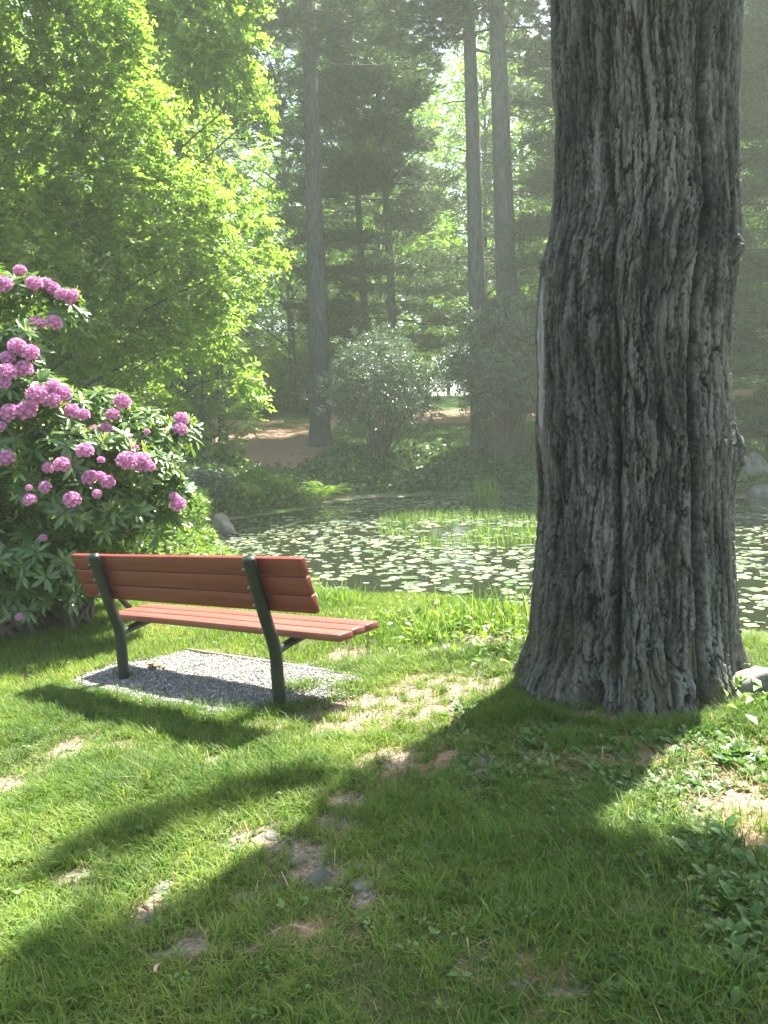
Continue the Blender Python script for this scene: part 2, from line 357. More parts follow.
Q = np.stack([I[:-1, :-1], I[:-1, 1:], I[1:, 1:], I[1:, :-1]], -1).reshape(-1, 4)
g = mesh_obj('ground', np.stack([x, y, GZ.ravel()], 1), None, M['soil'], quads=Q, smooth=True, attrs={'bare': bare, 'needle': need, 'turf': turf}); tag(g, kind='structure')
pp = POND.copy(); cen = pp.mean(0); pp = cen+(pp-cen)*1.08
V = [(a, b, WATER_Z) for a, b in pp]+[(cen[0], cen[1], WATER_Z)]
w = mesh_obj('pond_water', V, [(i, (i+1) % len(pp), len(pp)) for i in range(len(pp))], M['water']); tag(w, kind='structure')

# ------------------------------------------------------------------ gravel pad
GP = np.array([hit(a, b)[:2] for a, b in [(70, 684), (105, 669), (187, 653), (290, 666), (368, 683), (345, 696), (300, 706), (262, 714), (215, 714), (140, 702)]])
lo, hi = GP.min(0), GP.max(0)
q = rng.uniform(lo, hi, (60000, 2)); sdp = sdist(q[:, 0], q[:, 1], GP)+.05*noise2(q[:, 0], q[:, 1], 6, 8)
q = q[(sdp < 0) | ((sdp < .10) & (rng.random(len(q)) < .12))][:26000]
bx, by = np.meshgrid(np.linspace(lo[0]-.05, hi[0]+.05, 60), np.linspace(lo[1]-.05, hi[1]+.05, 60)); bx = bx.ravel(); by = by.ravel()
kin = sdist(bx, by, GP) < .02; zz = ground(bx, by)+np.where(kin, .012, -.02)
I = np.arange(3600).reshape(60, 60); Q = np.stack([I[:-1, :-1], I[:-1, 1:], I[1:, 1:], I[1:, :-1]], -1).reshape(-1, 4)
keep = kin[Q].all(1)
M['gravel_bed'] = rough_mat('gravel_bed', [(.35, (.05, .05, .048)), (.6, (.15, .15, .145)), (.7, (.25, .25, .24))], (90, 90, 90), .9, 1, dist=.01)
tag(mesh_obj('gravel_bed', np.stack([bx, by, zz], 1), None, M['gravel_bed'], quads=Q[keep]), kind='structure')
OC = np.array([(1, 0, 0), (0, 1, 0), (-1, 0, 0), (0, -1, 0), (0, 0, .7), (0, 0, -.7)]); OF = np.array([(0, 1, 4), (1, 2, 4), (2, 3, 4), (3, 0, 4), (1, 0, 5), (2, 1, 5), (3, 2, 5), (0, 3, 5)])
n = len(q); P = np.column_stack([q, ground(q[:, 0], q[:, 1])+.016])
V, Fc, rn = scatter(OC, OF, P, frames(rdir(n)+[0, 0, 0], rdir(n)), rng.uniform(.5, 1.3, (n, 3))*np.clip(np.exp(rng.normal(-5.05, .38, (n, 1))), .003, .016), rng.random(n))
tag(mesh_obj('gravel', V, Fc, M['gravel'], rnd=rn), 'pale grey gravel spread under the red bench', 'gravel', kind='stuff')
# edging board along the far side of the pad
def box(c, s, R=None):
    v = np.array([(a, b, d) for a in (-.5, .5) for b in (-.5, .5) for d in (-.5, .5)])*np.array(s)
    if R is not None: v = v@np.asarray(R).T
    f = np.array([(0, 1, 3), (0, 3, 2), (4, 6, 7), (4, 7, 5), (0, 4, 5), (0, 5, 1), (2, 3, 7), (2, 7, 6), (0, 2, 6), (0, 6, 4), (1, 5, 7), (1, 7, 3)])
    return v+np.array(c), f, np.zeros(8)
def bevel(o, w, seg=2):
    md = o.modifiers.new('bevel', 'BEVEL'); md.width = w; md.segments = seg; md.limit_method = 'ANGLE'; return o
a, b = hit(187, 652), hit(372, 681); pa = np.linspace(0, 1, 9)
parts = []
for i in range(8):
    u = a+(b-a)*pa[i]; v = a+(b-a)*pa[i+1]; mid = (u+v)/2; ln = np.linalg.norm((v-u)[:2]); yaw = math.atan2(v[1]-u[1], v[0]-u[0])
    R = np.array(Matrix.Rotation(yaw, 3, 'Z')); parts.append(box((mid[0], mid[1], gz(mid[0], mid[1])+.015), (ln+.01, .022, .045+.0005*i), R))
mid = (a+b)/2; dv = b-a; Rq = np.array(Vector(dv.tolist()).to_track_quat('X', 'Z').to_matrix()); V, Fc, rn = box((mid[0], mid[1], mid[2]+.004), (np.linalg.norm(dv), .022, .05), Rq); e = mesh_obj('edging_board', V, Fc, M['weathered']); tag(e, 'thin weathered timber edging along the far side of the gravel', 'edging board')

# ------------------------------------------------------------------ bench
Bm = Matrix.Translation((-1.2246, 4.7325, .052)) @ Matrix.Rotation(-.6429, 4, 'Z') @ Matrix.Rotation(-.0642, 4, 'Y') @ Matrix.Rotation(-.0104, 4, 'X')
bench = bpy.data.objects.new('park_bench', None); COL.objects.link(bench); bench.matrix_world = Bm
tag(bench, 'red wooden park bench on dark green pipe posts, facing the pond', 'bench')
L2, SP = 1.107, .749; LEAN = .2592; ZB = .31
def bpost(x):
    pts = [(x, 0, -.12), (x, 0, .0), (x, .0, .16), (x, .002, .25), (x, -.006, .32), (x, -.03, .40), (x, -.055, .48)]
    for z in (.6, .72, .8, .835): pts.append((x, -(z-ZB)*math.tan(LEAN)-.012, z+.006))
    P_ = np.array(pts); tt = np.linspace(0, len(P_)-1, 40)
    Pf = np.stack([np.interp(tt, range(len(P_)), P_[:, k]) for k in range(3)], 1)
    for _ in range(3): Pf[1:-1] = (Pf[:-2]+Pf[1:-1]*2+Pf[2:])/4
    rad = np.full(40, .037); V, Fc, r = tube(Pf, np.append(rad, [.031]) if False else rad, 20)
    o = mesh_obj('post', V, Fc, M['green_metal'], bench, smooth=False); o.data.polygons.foreach_set('use_smooth', np.array([len(p.vertices) > 0 and i < 39*40 for i, p in enumerate(o.data.polygons)]))
    # cap
    top = Pf[-1]; nrm = norm(Pf[-1]-Pf[-3]); V, Fc, r = tube([top-nrm*.004, top+nrm*.005, top+nrm*.010], [.0385, .0385, .030], 20)
    mesh_obj('cap', V, Fc, M['green_metal'], o)
    up = np.array([0, -math.sin(LEAN), math.cos(LEAN)]); bk = np.array([0, -math.cos(LEAN), -math.sin(LEAN)])
    for k in range(3):
        z = .58+.105*k; c = np.array([x, -(z-ZB)*math.tan(LEAN)-.012, z])
        for s in ((-1,) if True else ()):
            p0_ = c+np.array([s*.018, 0, 0])+bk*.030; V, Fc, r = tube([p0_, p0_+bk*.009, p0_+bk*.013, p0_+bk*.020], [.011, .011, .006, .005], 8)
            mesh_obj('bolt', V, Fc, M['zinc'], o)
    # seat support
    Ps = np.array([(x, .015, .285), (x, .10, .305), (x, .22, .325), (x, .34, .335), (x, .42, .337)])
    V, Fc, r = tube(Ps, [.026]*5, 14); mesh_obj('seat_support', V, Fc, M['green_metal'], bench, smooth=True)
    return o
bpost(-SP); bpost(SP)
def plank(name, c, s, ax=0.0, mt='red'):
    R = np.array(Matrix.Rotation(ax, 3, 'X'))
    # subdivide lengthways, slight sag and end wear
    n = 24; xs_ = np.linspace(-s[0]/2, s[0]/2, n+1); V = []
    for i, xx in enumerate(xs_):
        wv = .0012*math.sin(xx*3+c[2]*40)
        for (b_, d_) in ((-1, -1), (1, -1), (1, 1), (-1, 1)): V.append((xx, b_*s[1]/2, d_*s[2]/2+wv))
    V = np.array(V)@R.T+np.array(c); Fq = []
    for i in range(n):
        for j in range(4): k = (j+1) % 4; Fq.append((i*4+j, i*4+k, i*4+4+k, i*4+4+j))
    Fq += [(3, 2, 1, 0), (n*4, n*4+1, n*4+2, n*4+3)]
    o = mesh_obj(name, V, None, M[mt], bench, quads=np.array(Fq)); bevel(o, .0022); return o
off = .012
for k in range(3):
    z = .5243+.0535+.1062*k; yc = .054-(z-ZB)*math.tan(LEAN)
    plank('backrest_board', (off-.012+(.006, -.004, .0)[k], yc, z), (2*L2-.02+(.0, .01, .0)[k], .036, .1015), LEAN)
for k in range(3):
    plank('seat_board', (off+.045+(.004, -.003, 0)[k], .1001+.0555+.122*k, .389-.02+.003*k), (2*L2-.03, .117, .04), 0, 'red_sunlit')

# ------------------------------------------------------------------ the big trunk
TY = 4.42
prof = [(-12, 553, 741), (0, 553, 740), (60, 554, 739), (115, 558, 737), (170, 555, 736), (220, 551, 738), (262, 541, 739), (280, 539, 736), (330, 537, 730), (380, 539, 728), (420, 537, 731), (443, 538, 735), (490, 541, 733),
        (530, 538, 733), (573, 535, 734), (617, 531, 736), (640, 528, 739), (662, 519, 745), (690, 508, 757), (712, 498, 770)]
zs_, cs_, rs_ = [], [], []
for py, l, r in prof:
    a = at(l, py, TY); b = at(r, py, TY); zs_.append((a[2]+b[2])/2); cs_.append((a[0]+b[0])/2-.016); rs_.append((b[0]-a[0])/2*.945)
zs_, cs_, rs_ = map(np.array, (zs_[::-1], cs_[::-1], rs_[::-1]))
ztop = zs_[-1]
# straight lean continued above the frame
cz = np.concatenate([[-1], zs_, [ztop+1, ztop+5, ztop+10]]); cx = np.concatenate([[cs_[0]], cs_, [cs_[-1]-.01, cs_[-1]-.1, cs_[-1]-.2]]); cr = np.concatenate([[rs_[0]+.16], rs_, [rs_[-1]*.97, rs_[-1]*.7, rs_[-1]*.35]])
na = 900; zz = np.concatenate([np.arange(-.25, ztop+.35, .0048), np.linspace(ztop+.36, ztop+9.5, 80)]); nzv = len(zz)
A, Z = np.meshgrid(np.arange(na)*2*PI/na, zz); A = A.ravel(); Zf = Z.ravel()
R0 = np.interp(Zf, cz, cr); C0 = np.interp(Zf, cz, cx)
low = sstep(.75, .1, Zf)
lob = low**1.5*(.09*np.cos(5*A+.6)+.05*np.cos(8*A+2.0)+.02*np.cos(13*A+.5*np.sin(3*A)))*R0*.9
cA, sA = np.cos(A), np.sin(A); ux, uy = cA*.55, sA*.55
wx_ = .035*noise3(np.stack([ux*3, uy*3, Zf*1.2], 1), 51)+.02*noise3(np.stack([ux*8, uy*8, Zf*3.5], 1), 52)
s = A*.55; PX = np.stack([ux+wx_*-sA, uy+wx_*cA, Zf], 1)
n1 = noise3(PX*[11, 11, 1.5], 61); n2 = noise3(PX*[21, 21, 3.6]+5, 62); n3 = noise3(PX*[44, 44, 12], 63); n4 = noise3(PX*[90, 90, 40], 64)
rid1 = np.clip(np.abs(noise3(PX*[9, 9, .75], 61))*7., 0, 1)**.6; rid2 = np.clip(np.abs(n2)*4.5, 0, 1)**.7
n5 = noise3(PX*[30, 30, 7]+9, 68); n6 = noise3(PX*[14, 14, 4]+3, 69); terr = np.floor((n5*1.6+n6)*5)/5; n7 = noise3(PX*[150, 150, 70], 70)
su = s+wx_*1.6
d1, gap, cv = worley(np.stack([su*21+.7*noise3(PX*[5, 5, 2], 66)+.5*noise3(PX*[22, 22, 10], 76)+.35*noise3(PX*[70, 70, 45], 75), Zf*1.25+1.2*noise3(PX*[11, 11, 3], 65)], 1), 71)
d1b, gapb, cvb = worley(np.stack([su*48+.9*noise3(PX*[20, 20, 10], 73)+.7*noise3(PX*[70, 70, 50], 80), Zf*7+1.2*noise3(PX*[25, 25, 7], 74)], 1), 72)
d1c, gapc, cvc = worley(np.stack([su*105+1.0*noise3(PX*[40, 40, 20], 77), Zf*26+1.2*noise3(PX*[40, 40, 20], 78)], 1), 79)
plate = sstep(.01, .12, gap); plateb = sstep(0, .12, gapb)
hgt = -.014*(1-rid1) + .012*(cv-.5)*plate - .022*(1-plate) + .013*(cvb-.5) - .004*(1-plateb) + .006*(cvc-.5) + .004*n6 + .005*n3+.004*n4+.003*n7
# flakes lifted at their lower edge
fl = (Zf*6.5) % 1.0
hgt += .02*noise3(np.stack([ux*2.5, uy*2.5, Zf*1.3], 1), 67)
# deep seams and swellings seen on the face of the trunk
def ang_of(px, py):
    z = at(px, py, TY)[2]; c = np.interp(z, cz, cx); r = np.interp(z, cz, cr); xx = at(px, py, TY-.5*r)[0]
    return (math.asin(np.clip((xx-c)/r, -.99, .99)) - PI/2) % (2*PI), z
def seam(pts, depth, wid):
    global hgt
    az_ = [ang_of(*p) for p in pts]; zz_ = np.array([q[1] for q in az_])[::-1]; aa = np.array([q[0] for q in az_])[::-1]
    ca = np.interp(Zf, zz_, aa)+.03*noise3(np.stack([Zf*3, Zf*0, Zf*0+len(pts)], 1), 81)+.015*noise3(np.stack([Zf*11, Zf*0, Zf*0], 1), 82)
    dl = (A-ca+PI) % (2*PI)-PI; w = sstep(zz_[0]-.15, zz_[0]+.1, Zf)*(1-sstep(zz_[-1]-.1, zz_[-1]+.15, Zf))
    hgt = hgt-1.5*depth*w*np.exp(-(dl*.55/(1.35*wid))**2)
seam([(607, 385), (606, 470), (607, 560), (604, 640)], .045, .012); seam([(672, 380), (676, 450), (678, 520), (682, 600), (682, 690)], .05, .014)
seam([(600, 40), (598, 150), (604, 240), (608, 380)], .03, .012); seam([(690, 20), (684, 120), (690, 200), (680, 300), (674, 380)], .045, .016)
seam([(560, 262), (553, 330), (556, 400)], .03, .012); seam([(641, 560), (650, 640), (655, 700)], .02, .010); seam([(560, 480), (566, 560), (570, 640)], .018, .010)
seam([(632, 20), (636, 90), (652, 150)], .02, .010); seam([(720, 120), (722, 250), (716, 330)], .02, .012)
def bump(px, py, rx, ry, h, ring=0):
    global hgt
    a_, z_ = ang_of(px, py); dl = (A-a_+PI) % (2*PI)-PI; e = np.sqrt((dl*.55/rx)**2+((Zf-z_)/ry)**2)
    e = e+.25*noise3(PX*[9, 9, 9], 91)
    hgt = hgt+h*np.exp(-e**2)+ring*np.exp(-((e-1)/.22)**2)
bump(640, 165, .10, .13, .018, .012); bump(652, 150, .045, .018, -.05); bump(674, 225, .05, .07, .018, .012); bump(606, 222, .04, .07, .012, .012); bump(700, 60, .04, .05, .015, .01)
bump(708, 310, .05, .12, .015, .014); bump(625, 435, .05, .12, .014, 0); bump(595, 268, .07, .04, .02, 0); bump(690, 250, .05, .08, -.02, 0); bump(734, 455, .04, .11, .05, 0)
bump(542, 268, .06, .05, .035, .0); bump(730, 262, .05, .06, .03, 0); bump(728, 60, .03, .08, .02, 0); bump(535, 440, .03, .05, .02, 0)
bump(660, 640, .18, .25, .02, 0); bump(560, 660, .12, .2, .03, 0); bump(705, 90, .05, .14, -.018, 0)
fade = np.clip(R0/.5, .3, 1)
RR = R0+lob+hgt*fade+.008
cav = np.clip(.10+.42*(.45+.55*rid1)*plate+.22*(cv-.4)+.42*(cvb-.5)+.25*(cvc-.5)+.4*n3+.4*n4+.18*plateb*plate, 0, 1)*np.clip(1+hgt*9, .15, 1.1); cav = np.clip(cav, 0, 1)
moss = np.clip(sstep(.75, .15, Zf+.3*noise3(PX*[6, 6, 3], 93))*.5*np.clip(.6+2.2*noise3(PX*[9, 9, 5], 94), 0, 1.3), 0, .7)
V = np.stack([C0+RR*cA, TY+RR*sA, Zf], 1)
I = np.arange(na*nzv).reshape(nzv, na); J = np.roll(I, -1, 1)
Q = np.stack([I[:-1], J[:-1], J[1:], I[1:]], -1).reshape(-1, 4)
big = thing('old_tree', (1.5, TY, gz(1.5, TY)), 'massive old tree with grey furrowed bark right of the red bench', 'tree')
big_inv = np.array([1.5, TY, gz(1.5, TY)])
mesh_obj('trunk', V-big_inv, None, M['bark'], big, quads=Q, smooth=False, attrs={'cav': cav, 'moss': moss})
# bare wood scar and the lip of bark curling over it, on the left flank
def strip(pts, wid, out, name, mat, thick=.02, seed=0):
    P_ = []
    for k, (px, py) in enumerate(pts):
        a_, z_ = ang_of(px, py); r = np.interp(z_, cz, cr)+out; c = np.interp(z_, cz, cx); P_.append((c+r*math.cos(a_), TY+r*math.sin(a_), z_))
    P_ = np.array(P_); n = 70; tt = np.linspace(0, len(P_)-1, n); Pf = np.stack([np.interp(tt, range(len(P_)), P_[:, k]) for k in range(3)], 1)
    rr = np.interp(tt/(len(P_)-1), [0, .08, .3, .7, .94, 1], [.3, .8, 1, 1, .75, .2])*wid
    rr = rr*(1+.2*noise3(np.stack([tt*3, tt*0+seed, tt*0], 1), 7)); Pf[:, 0] += .010*noise3(np.stack([tt*2, tt*0+seed, tt*0+3], 1), 8)
    V, Fc, r_ = tube(Pf, rr, 14, seed, .10); V = V+.006*noise3(V*[60, 60, 9], seed)[:, None]
    return mesh_obj(name, V-big_inv, Fc, mat, big, smooth=True)
strip([(545, 284), (546, 310), (548, 345), (549, 385), (550, 425), (552, 452)], .040, -.010, 'bare_wood', M['bare_wood'], seed=1)
strip([(538, 276), (538, 300), (536.5, 340), (536, 380), (537, 420), (541, 452)], .027, .002, 'bark_lip', M['bare_wood'], seed=4)
# surface roots
def root(name, pts, rad, seed):
    P_ = np.array([(p[0], p[1], gz(p[0], p[1])+p[2]) for p in pts]); n = 30; tt = np.linspace(0, len(P_)-1, n)
    Pf = np.stack([np.interp(tt, range(len(P_)), P_[:, k]) for k in range(3)], 1)
    for _ in range(2): Pf[1:-1] = (Pf[:-2]+Pf[1:-1]*2+Pf[2:])/4
    V, Fc, r_ = tube(Pf, np.interp(tt, range(len(P_)), rad), 12, seed, .12)
    nn = noise3(V*[25, 25, 25], seed)[:, None]*.012; return mesh_obj(name, V+nn-big_inv, Fc, M['bark'], big, smooth=True, attrs={'cav': np.clip(.5+3*nn[:, 0]*20, 0, 1), 'moss': np.full(len(V), .3)})
root('root', [(.92, 4.3, .10), (.80, 4.28, .03), (.66, 4.3, -.03)], [.09, .06, .03], 5)
# crown of the big tree, high above the frame; leaf clumps added along sun rays to shade chosen lawn spots
def shade_pos(px, py, h):
    g_ = hit(px, py); return g_+SUN*(h/SUN[2])
SH = []
for (px, py, r, h) in [(420, 800, .42, 7.2), (480, 760, .34, 7.0), (400, 850, .45, 7.0), (340, 900, .42, 7.4), (440, 900, .5, 7.2), (530, 890, .34, 7.0), (390, 960, .45, 7.0), (300, 980, .42, 7.3), (210, 985, .40, 7.1),
                        (520, 740, .40, 7.3), (590, 945, .3, 7.2), (650, 930, .42, 7.3), (740, 900, .36, 7.0), (130, 985, .25, 7.4), (50, 1005, .25, 7.2), (630, 1010, .3, 7.2), (730, 1000, .5, 7.1),
                        (225, 802, .13, 12.5), (150, 828, .16, 13), (290, 785, .12, 12.5), (70, 860, .12, 12.0), (440, 830, .4, 6.8), (150, 935, .15, 12.1), (60, 960, .14, 12.)]:
    SH.append((shade_pos(px, py, h), r))
Pl, Dl = [], []
for c, r in SH:
    n = int((430 if r > .3 else 380)*(r/.4)**2) + 20; u = rdir(n)*(rng.random((n, 1))**.4)*[r*1.05, r*1.05, r*.8]; Pl.append(c+u)
hi_c = []
for k in range(70):
    a_ = rng.random()*2*PI; rr = 1.5+4.5*rng.random(); hh = 9.5+7*rng.random(); hi_c.append(np.array([1.4+rr*math.cos(a_)*.9, TY+3+abs(rr*math.sin(a_)), hh]))
for c in hi_c:
    if c[1] < 8.5 and c[2] < 15: continue
    sh_ = c-SUN*(c[2]/SUN[2])
    if sh_[1] > .3 and not (sh_[0] > 3.0 and sh_[1] < 3.2): continue  # drop high clumps that would shade the sunlit lawn
    n = 500; u = rdir(n)*(rng.random((n, 1))**.5)*[1.0, 1.0, .6]; Pl.append(c+u)
Pl = np.concatenate(Pl); n = len(Pl); T, TF = leaf_t(.11, .07)
V, Fc, rn = scatter(T, TF, Pl, frames(rdir(n)*[1, 1, .5], norm(rdir(n)*.6+[0, 0, 1])), rng.uniform(.7, 1.2, n), rng.random(n))
mesh_obj('crown', V-big_inv, Fc, M['maple'], big, rnd=rn)  # unseen crown, shaped by the shade wanted on the lawn
parts = []
tops = [np.array([np.interp(z, cz, cx), TY, z]) for z in (5.7, 6.0, 6.4, 7.0)]
for i, (c, r) in enumerate(SH):
    if i % 3: continue
    a = tops[i % 4]; mid = (a+c)/2+[0, 0, .5]; P_ = np.array([a+(mid-a)*t*(1-t)*2+(c-a)*t*t if False else (1-t)**2*a+2*t*(1-t)*mid+t*t*c for t in np.linspace(0, 1, 12)])
    parts.append(tube(P_, np.linspace(.05, .012, 12), 6))
V, Fc, _ = join(parts); n_ = len(V); mesh_obj('shade_limbs', V-big_inv, Fc, M['bark_far'], big, smooth=True)  # unseen limbs added to carry the shade clumps

# ------------------------------------------------------------------ lawn
def sample_view(n, y0, y1, margin=.9):
    u = rng.random(n); yy = np.sqrt(y0*y0+u*(y1*y1-y0*y0)); xx = (rng.random(n)*2-1)*(yy*.56+margin); return xx, yy
def blades(xx, yy, L, W, rn, lean=.5):
    n = len(xx); az = rng.random(n)*2*PI+1.2*noise2(xx, yy, 1.8, 55); ln = lean*(.3+rng.random(n)); zz_ = ground(xx, yy)-.004
    dx, dy = np.cos(az), np.sin(az); px_, py_ = -dy, dx; V = np.empty((n, 5, 3))
    for k, (t, w) in enumerate(((0, 1), (0, -1), (.55, .8), (.55, -.8), (1, 0))):
        b = ln*t*t*L; V[:, k, 0] = xx+dx*b+px_*w*W/2; V[:, k, 1] = yy+dy*b+py_*w*W/2; V[:, k, 2] = zz_+L*t*(1-.35*ln*t)
    TF = np.array([(0, 1, 3), (0, 3, 2), (2, 3, 4)]); Fc = (TF[None]+(np.arange(n)*5)[:, None, None]).reshape(-1, 3)
    return V.reshape(-1, 3), Fc, np.repeat(rn, 5)
def on_lawn(xx, yy):
    sd = sdist(xx, yy); bm = blobmask(BB, xx, yy); nm = blobmask(NB, xx, yy)
    gsd = sdist(xx, yy, GP); tr = np.hypot(xx-1.45, yy-TY)
    patch = .35+1.1*fbm2(xx, yy, 2.2, 77)+1.1*noise2(xx, yy, 9, 78)+.8*noise2(xx, yy, 21, 87)
    pr = np.clip(1-1.25*bm, 0, 1)*np.clip(1-1.15*nm, 0.06, 1)*np.clip(.62+.6*patch, .12, 1)
    pr = np.where(gsd < .0, .012, pr)*np.where(tr < .60, 0, 1)*np.where(sd < .05, 0, 1)
    return pr
parts = []
xx, yy = sample_view(820000, 1.25, 5.2, 2.1); k = rng.random(len(xx)) < on_lawn(xx, yy); xx, yy = xx[k], yy[k]
hp = .55+.9*np.clip(fbm2(xx, yy, 1.3, 79)+.25, 0, .9)+.7*np.clip(noise2(xx, yy, 7, 84)+noise2(xx, yy, 15, 85), -.3, .8); L = (.028+.05*rng.random(len(xx)))*hp*1.15
cvv = np.clip(.42+.55*fbm2(xx, yy, 1.1, 80)+.45*noise2(xx, yy, 6, 86)+rng.normal(0, .19, len(xx)), 0, .9); dry = rng.random(len(xx)) < .05+.10*np.clip(noise2(xx, yy, 3.5, 88), 0, 1)+.2*blobmask(BB, xx, yy); cvv[dry] = rng.uniform(.9, 1, dry.sum())
parts.append(blades(xx, yy, L, rng.uniform(.0026, .0052, len(xx)), cvv, 1.1))
xx, yy = sample_view(380000, 5.2, 9.6, 2.2); k = rng.random(len(xx)) < on_lawn(xx, yy); xx, yy = xx[k], yy[k]
L = (.04+.06*rng.random(len(xx)))*(.7+.8*np.clip(fbm2(xx, yy, 1.1, 79)+.3, 0, 1)); cvv = np.clip(.5+.6*fbm2(xx, yy, 1.1, 80)+rng.normal(0, .2, len(xx)), 0, .95)
parts.append(blades(xx, yy, L, rng.uniform(.003, .006, len(xx)), cvv, .7))
# taller tussocks: at the post feet, behind the gravel, against the trunk
TU = [(300, 690, .12, 420), (345, 690, .10, 250), (240, 720, .2, 700), (165, 718, .25, 700), (100, 705, .2, 500), (530, 700, .25, 1500), (500, 720, .2, 900), (570, 745, .12, 300), (700, 730, .15, 500), (760, 730, .12, 500),
      (600, 950, .25, 900), (560, 900, .2, 500), (480, 860, .25, 500), (700, 990, .2, 500), (660, 870, .15, 300), (420, 820, .25, 500), (280, 712, .06, 220), (125, 680, .05, 90), (535, 715, .1, 600), (590, 728, .06, 200), (560, 722, .05, 200), (620, 733, .04, 160), (655, 735, .06, 160), (690, 730, .07, 300), (735, 720, .08, 300), (750, 712, .08, 300)]
for px, py, r, n in TU:
    c = hit(px, py); x_ = c[0]+rng.normal(0, r*.6, n); y_ = c[1]+rng.normal(0, r*.4, n); k = (np.hypot(x_-1.45, y_-TY) > .6); x_, y_ = x_[k], y_[k]
    parts.append(blades(x_, y_, rng.uniform(.05, .12, len(x_)), rng.uniform(.003, .005, len(x_)), np.clip(rng.normal(.35, .2, len(x_)), 0, 1), 1.0))
V, Fc, rn = join(parts); tag(mesh_obj('lawn_grass', V, Fc, M['grass'], rnd=rn), 'uneven green lawn grass around the bench and old tree', 'grass', kind='stuff')
# far turf and bank
xx = rng.uniform(-22, 24, 260000); yy = rng.uniform(9.6, 46, 260000); sd = sdist(xx, yy)
vis = (np.abs(xx) < yy*.6+2) & (sd > .5) & (needle_far(xx, yy) < .45+.2*rng.random(len(xx))); xx, yy = xx[vis], yy[vis]
V, Fc, rn = blades(xx, yy, rng.uniform(.06, .16, len(xx)), rng.uniform(.012, .022, len(xx)), rng.random(len(xx)), .8)
tag(mesh_obj('far_grass', V, Fc, M['grass_far'], rnd=rn), 'shaded turf on the far bank beyond the pond', 'grass', kind='stuff')

# broad-leaved weeds in the lawn
LT, LF = leaf_long(1, .55, .25, .15)
def rosettes(cx_, cy_, size, nl, rn0, zoff=0, el=(.3, 1.0)):
    P_, Dd, S_, R_ = [], [], [], []
    z0 = ground(cx_, cy_)
    for i in range(len(cx_)):
        k = rng.integers(nl[0], nl[1]); a_ = rng.random(k)*2*PI; e = rng.uniform(el[0], el[1], k)
        d = np.stack([np.cos(a_)*np.cos(e), np.sin(a_)*np.cos(e), np.sin(e)], 1); P_.append(np.array([cx_[i], cy_[i], z0[i]+zoff])+d*size[i]*.25); Dd.append(d); S_.append(size[i]*rng.uniform(.6, 1.1, k)); R_.append(np.clip(rn0+rng.normal(0, .22, k), 0, 1))
    P_, Dd, S_, R_ = map(np.concatenate, (P_, Dd, S_, R_))
    return scatter(LT, LF, P_, frames(Dd, np.tile([0, 0, 1.], (len(P_), 1))+rdir(len(P_))*.25), S_, R_)
parts = []
WD = [(560, 740, 60, 26, 70, .07), (480, 720, 30, 16, 30, .06), (620, 745, 50, 12, 8, .06), (700, 740, 55, 16, 40, .08), (745, 760, 30, 18, 20, .09), (640, 790, 60, 22, 70, .06), (600, 830, 60, 24, 80, .06), (560, 850, 30, 14, 40, .05), (740, 880, 34, 40, 46, .085), (700, 850, 30, 18, 40, .06),
      (480, 780, 60, 22, 50, .055), (460, 860, 60, 30, 50, .05), (660, 980, 60, 34, 45, .06), (740, 960, 30, 40, 24, .08), (530, 910, 60, 30, 50, .05), (400, 830, 40, 20, 30, .045), (220, 860, 90, 40, 30, .035), (120, 730, 60, 20, 15, .04), (760, 700, 10, 8, 6, .07), (690, 780, 40, 16, 40, .045)]
for px, py, sx, sy, n, sz in WD:
    n = int(n*2.4)
    c = hit(px, py); e = hit(px, py-sy); rx = sx*c[1]/F; ry = abs(e[1]-c[1])
    x_ = c[0]+rng.normal(0, rx*.6, n); y_ = c[1]+rng.normal(0, ry*.6, n); k = np.hypot(x_-1.45, y_-TY) > .62; x_, y_ = x_[k], y_[k]
    parts.append(rosettes(x_, y_, rng.uniform(.5, 1.1, len(x_))*sz*.68, (3, 8), .5))
xx, yy = sample_view(9000, 1.4, 7.5); k = (rng.random(len(xx)) < on_lawn(xx, yy)*np.clip(.25+1.5*noise2(xx, yy, 1.6, 96), 0, 1)); xx, yy = xx[k], yy[k]
parts.append(rosettes(xx, yy, rng.uniform(.014, .032, len(xx)), (3, 6), .6, zoff=.022, el=(.1, .6)))
V, Fc, rn = join(parts); tag(mesh_obj('broadleaf_weeds', V, Fc, M['weed'], rnd=rn, smooth=True), 'broad leaved weeds growing through the lawn below the old tree', 'weeds', kind='stuff')
# fallen needles and twiglets
parts = []; xx, yy = sample_view(90000, 1.3, 8); k = rng.random(len(xx)) < np.clip(blobmask(NB, xx, yy)*1.1+.35*blobmask(BB, xx, yy)+.015, 0, 1)
xx, yy = xx[k], yy[k]; tr = np.hypot(xx-1.45, yy-TY) > .58; xx, yy = xx[tr], yy[tr]; n = len(xx); a_ = rng.random(n)*2*PI
T = np.array([(-.5, 0, 0), (.5, 0, 0), (.5, 1, .3), (-.5, 1, .3)]); TFq = np.array([(0, 1, 2), (0, 2, 3)])
V, Fc, rn = scatter(T, TFq, np.column_stack([xx, yy, ground(xx, yy)+.006]), frames(np.stack([np.cos(a_), np.sin(a_), rng.uniform(-.1, .45, n)], 1), rdir(n)*.5+[0, 0, 1]), np.column_stack([rng.uniform(.0012, .003, n), rng.uniform(.03, .085, n), rng.uniform(.01, .03, n)]), rng.random(n))
tag(mesh_obj('needle_litter', V, Fc, M['litter'], rnd=rn), 'fallen brown pine needles scattered on the bare soil', 'pine needles', kind='stuff')

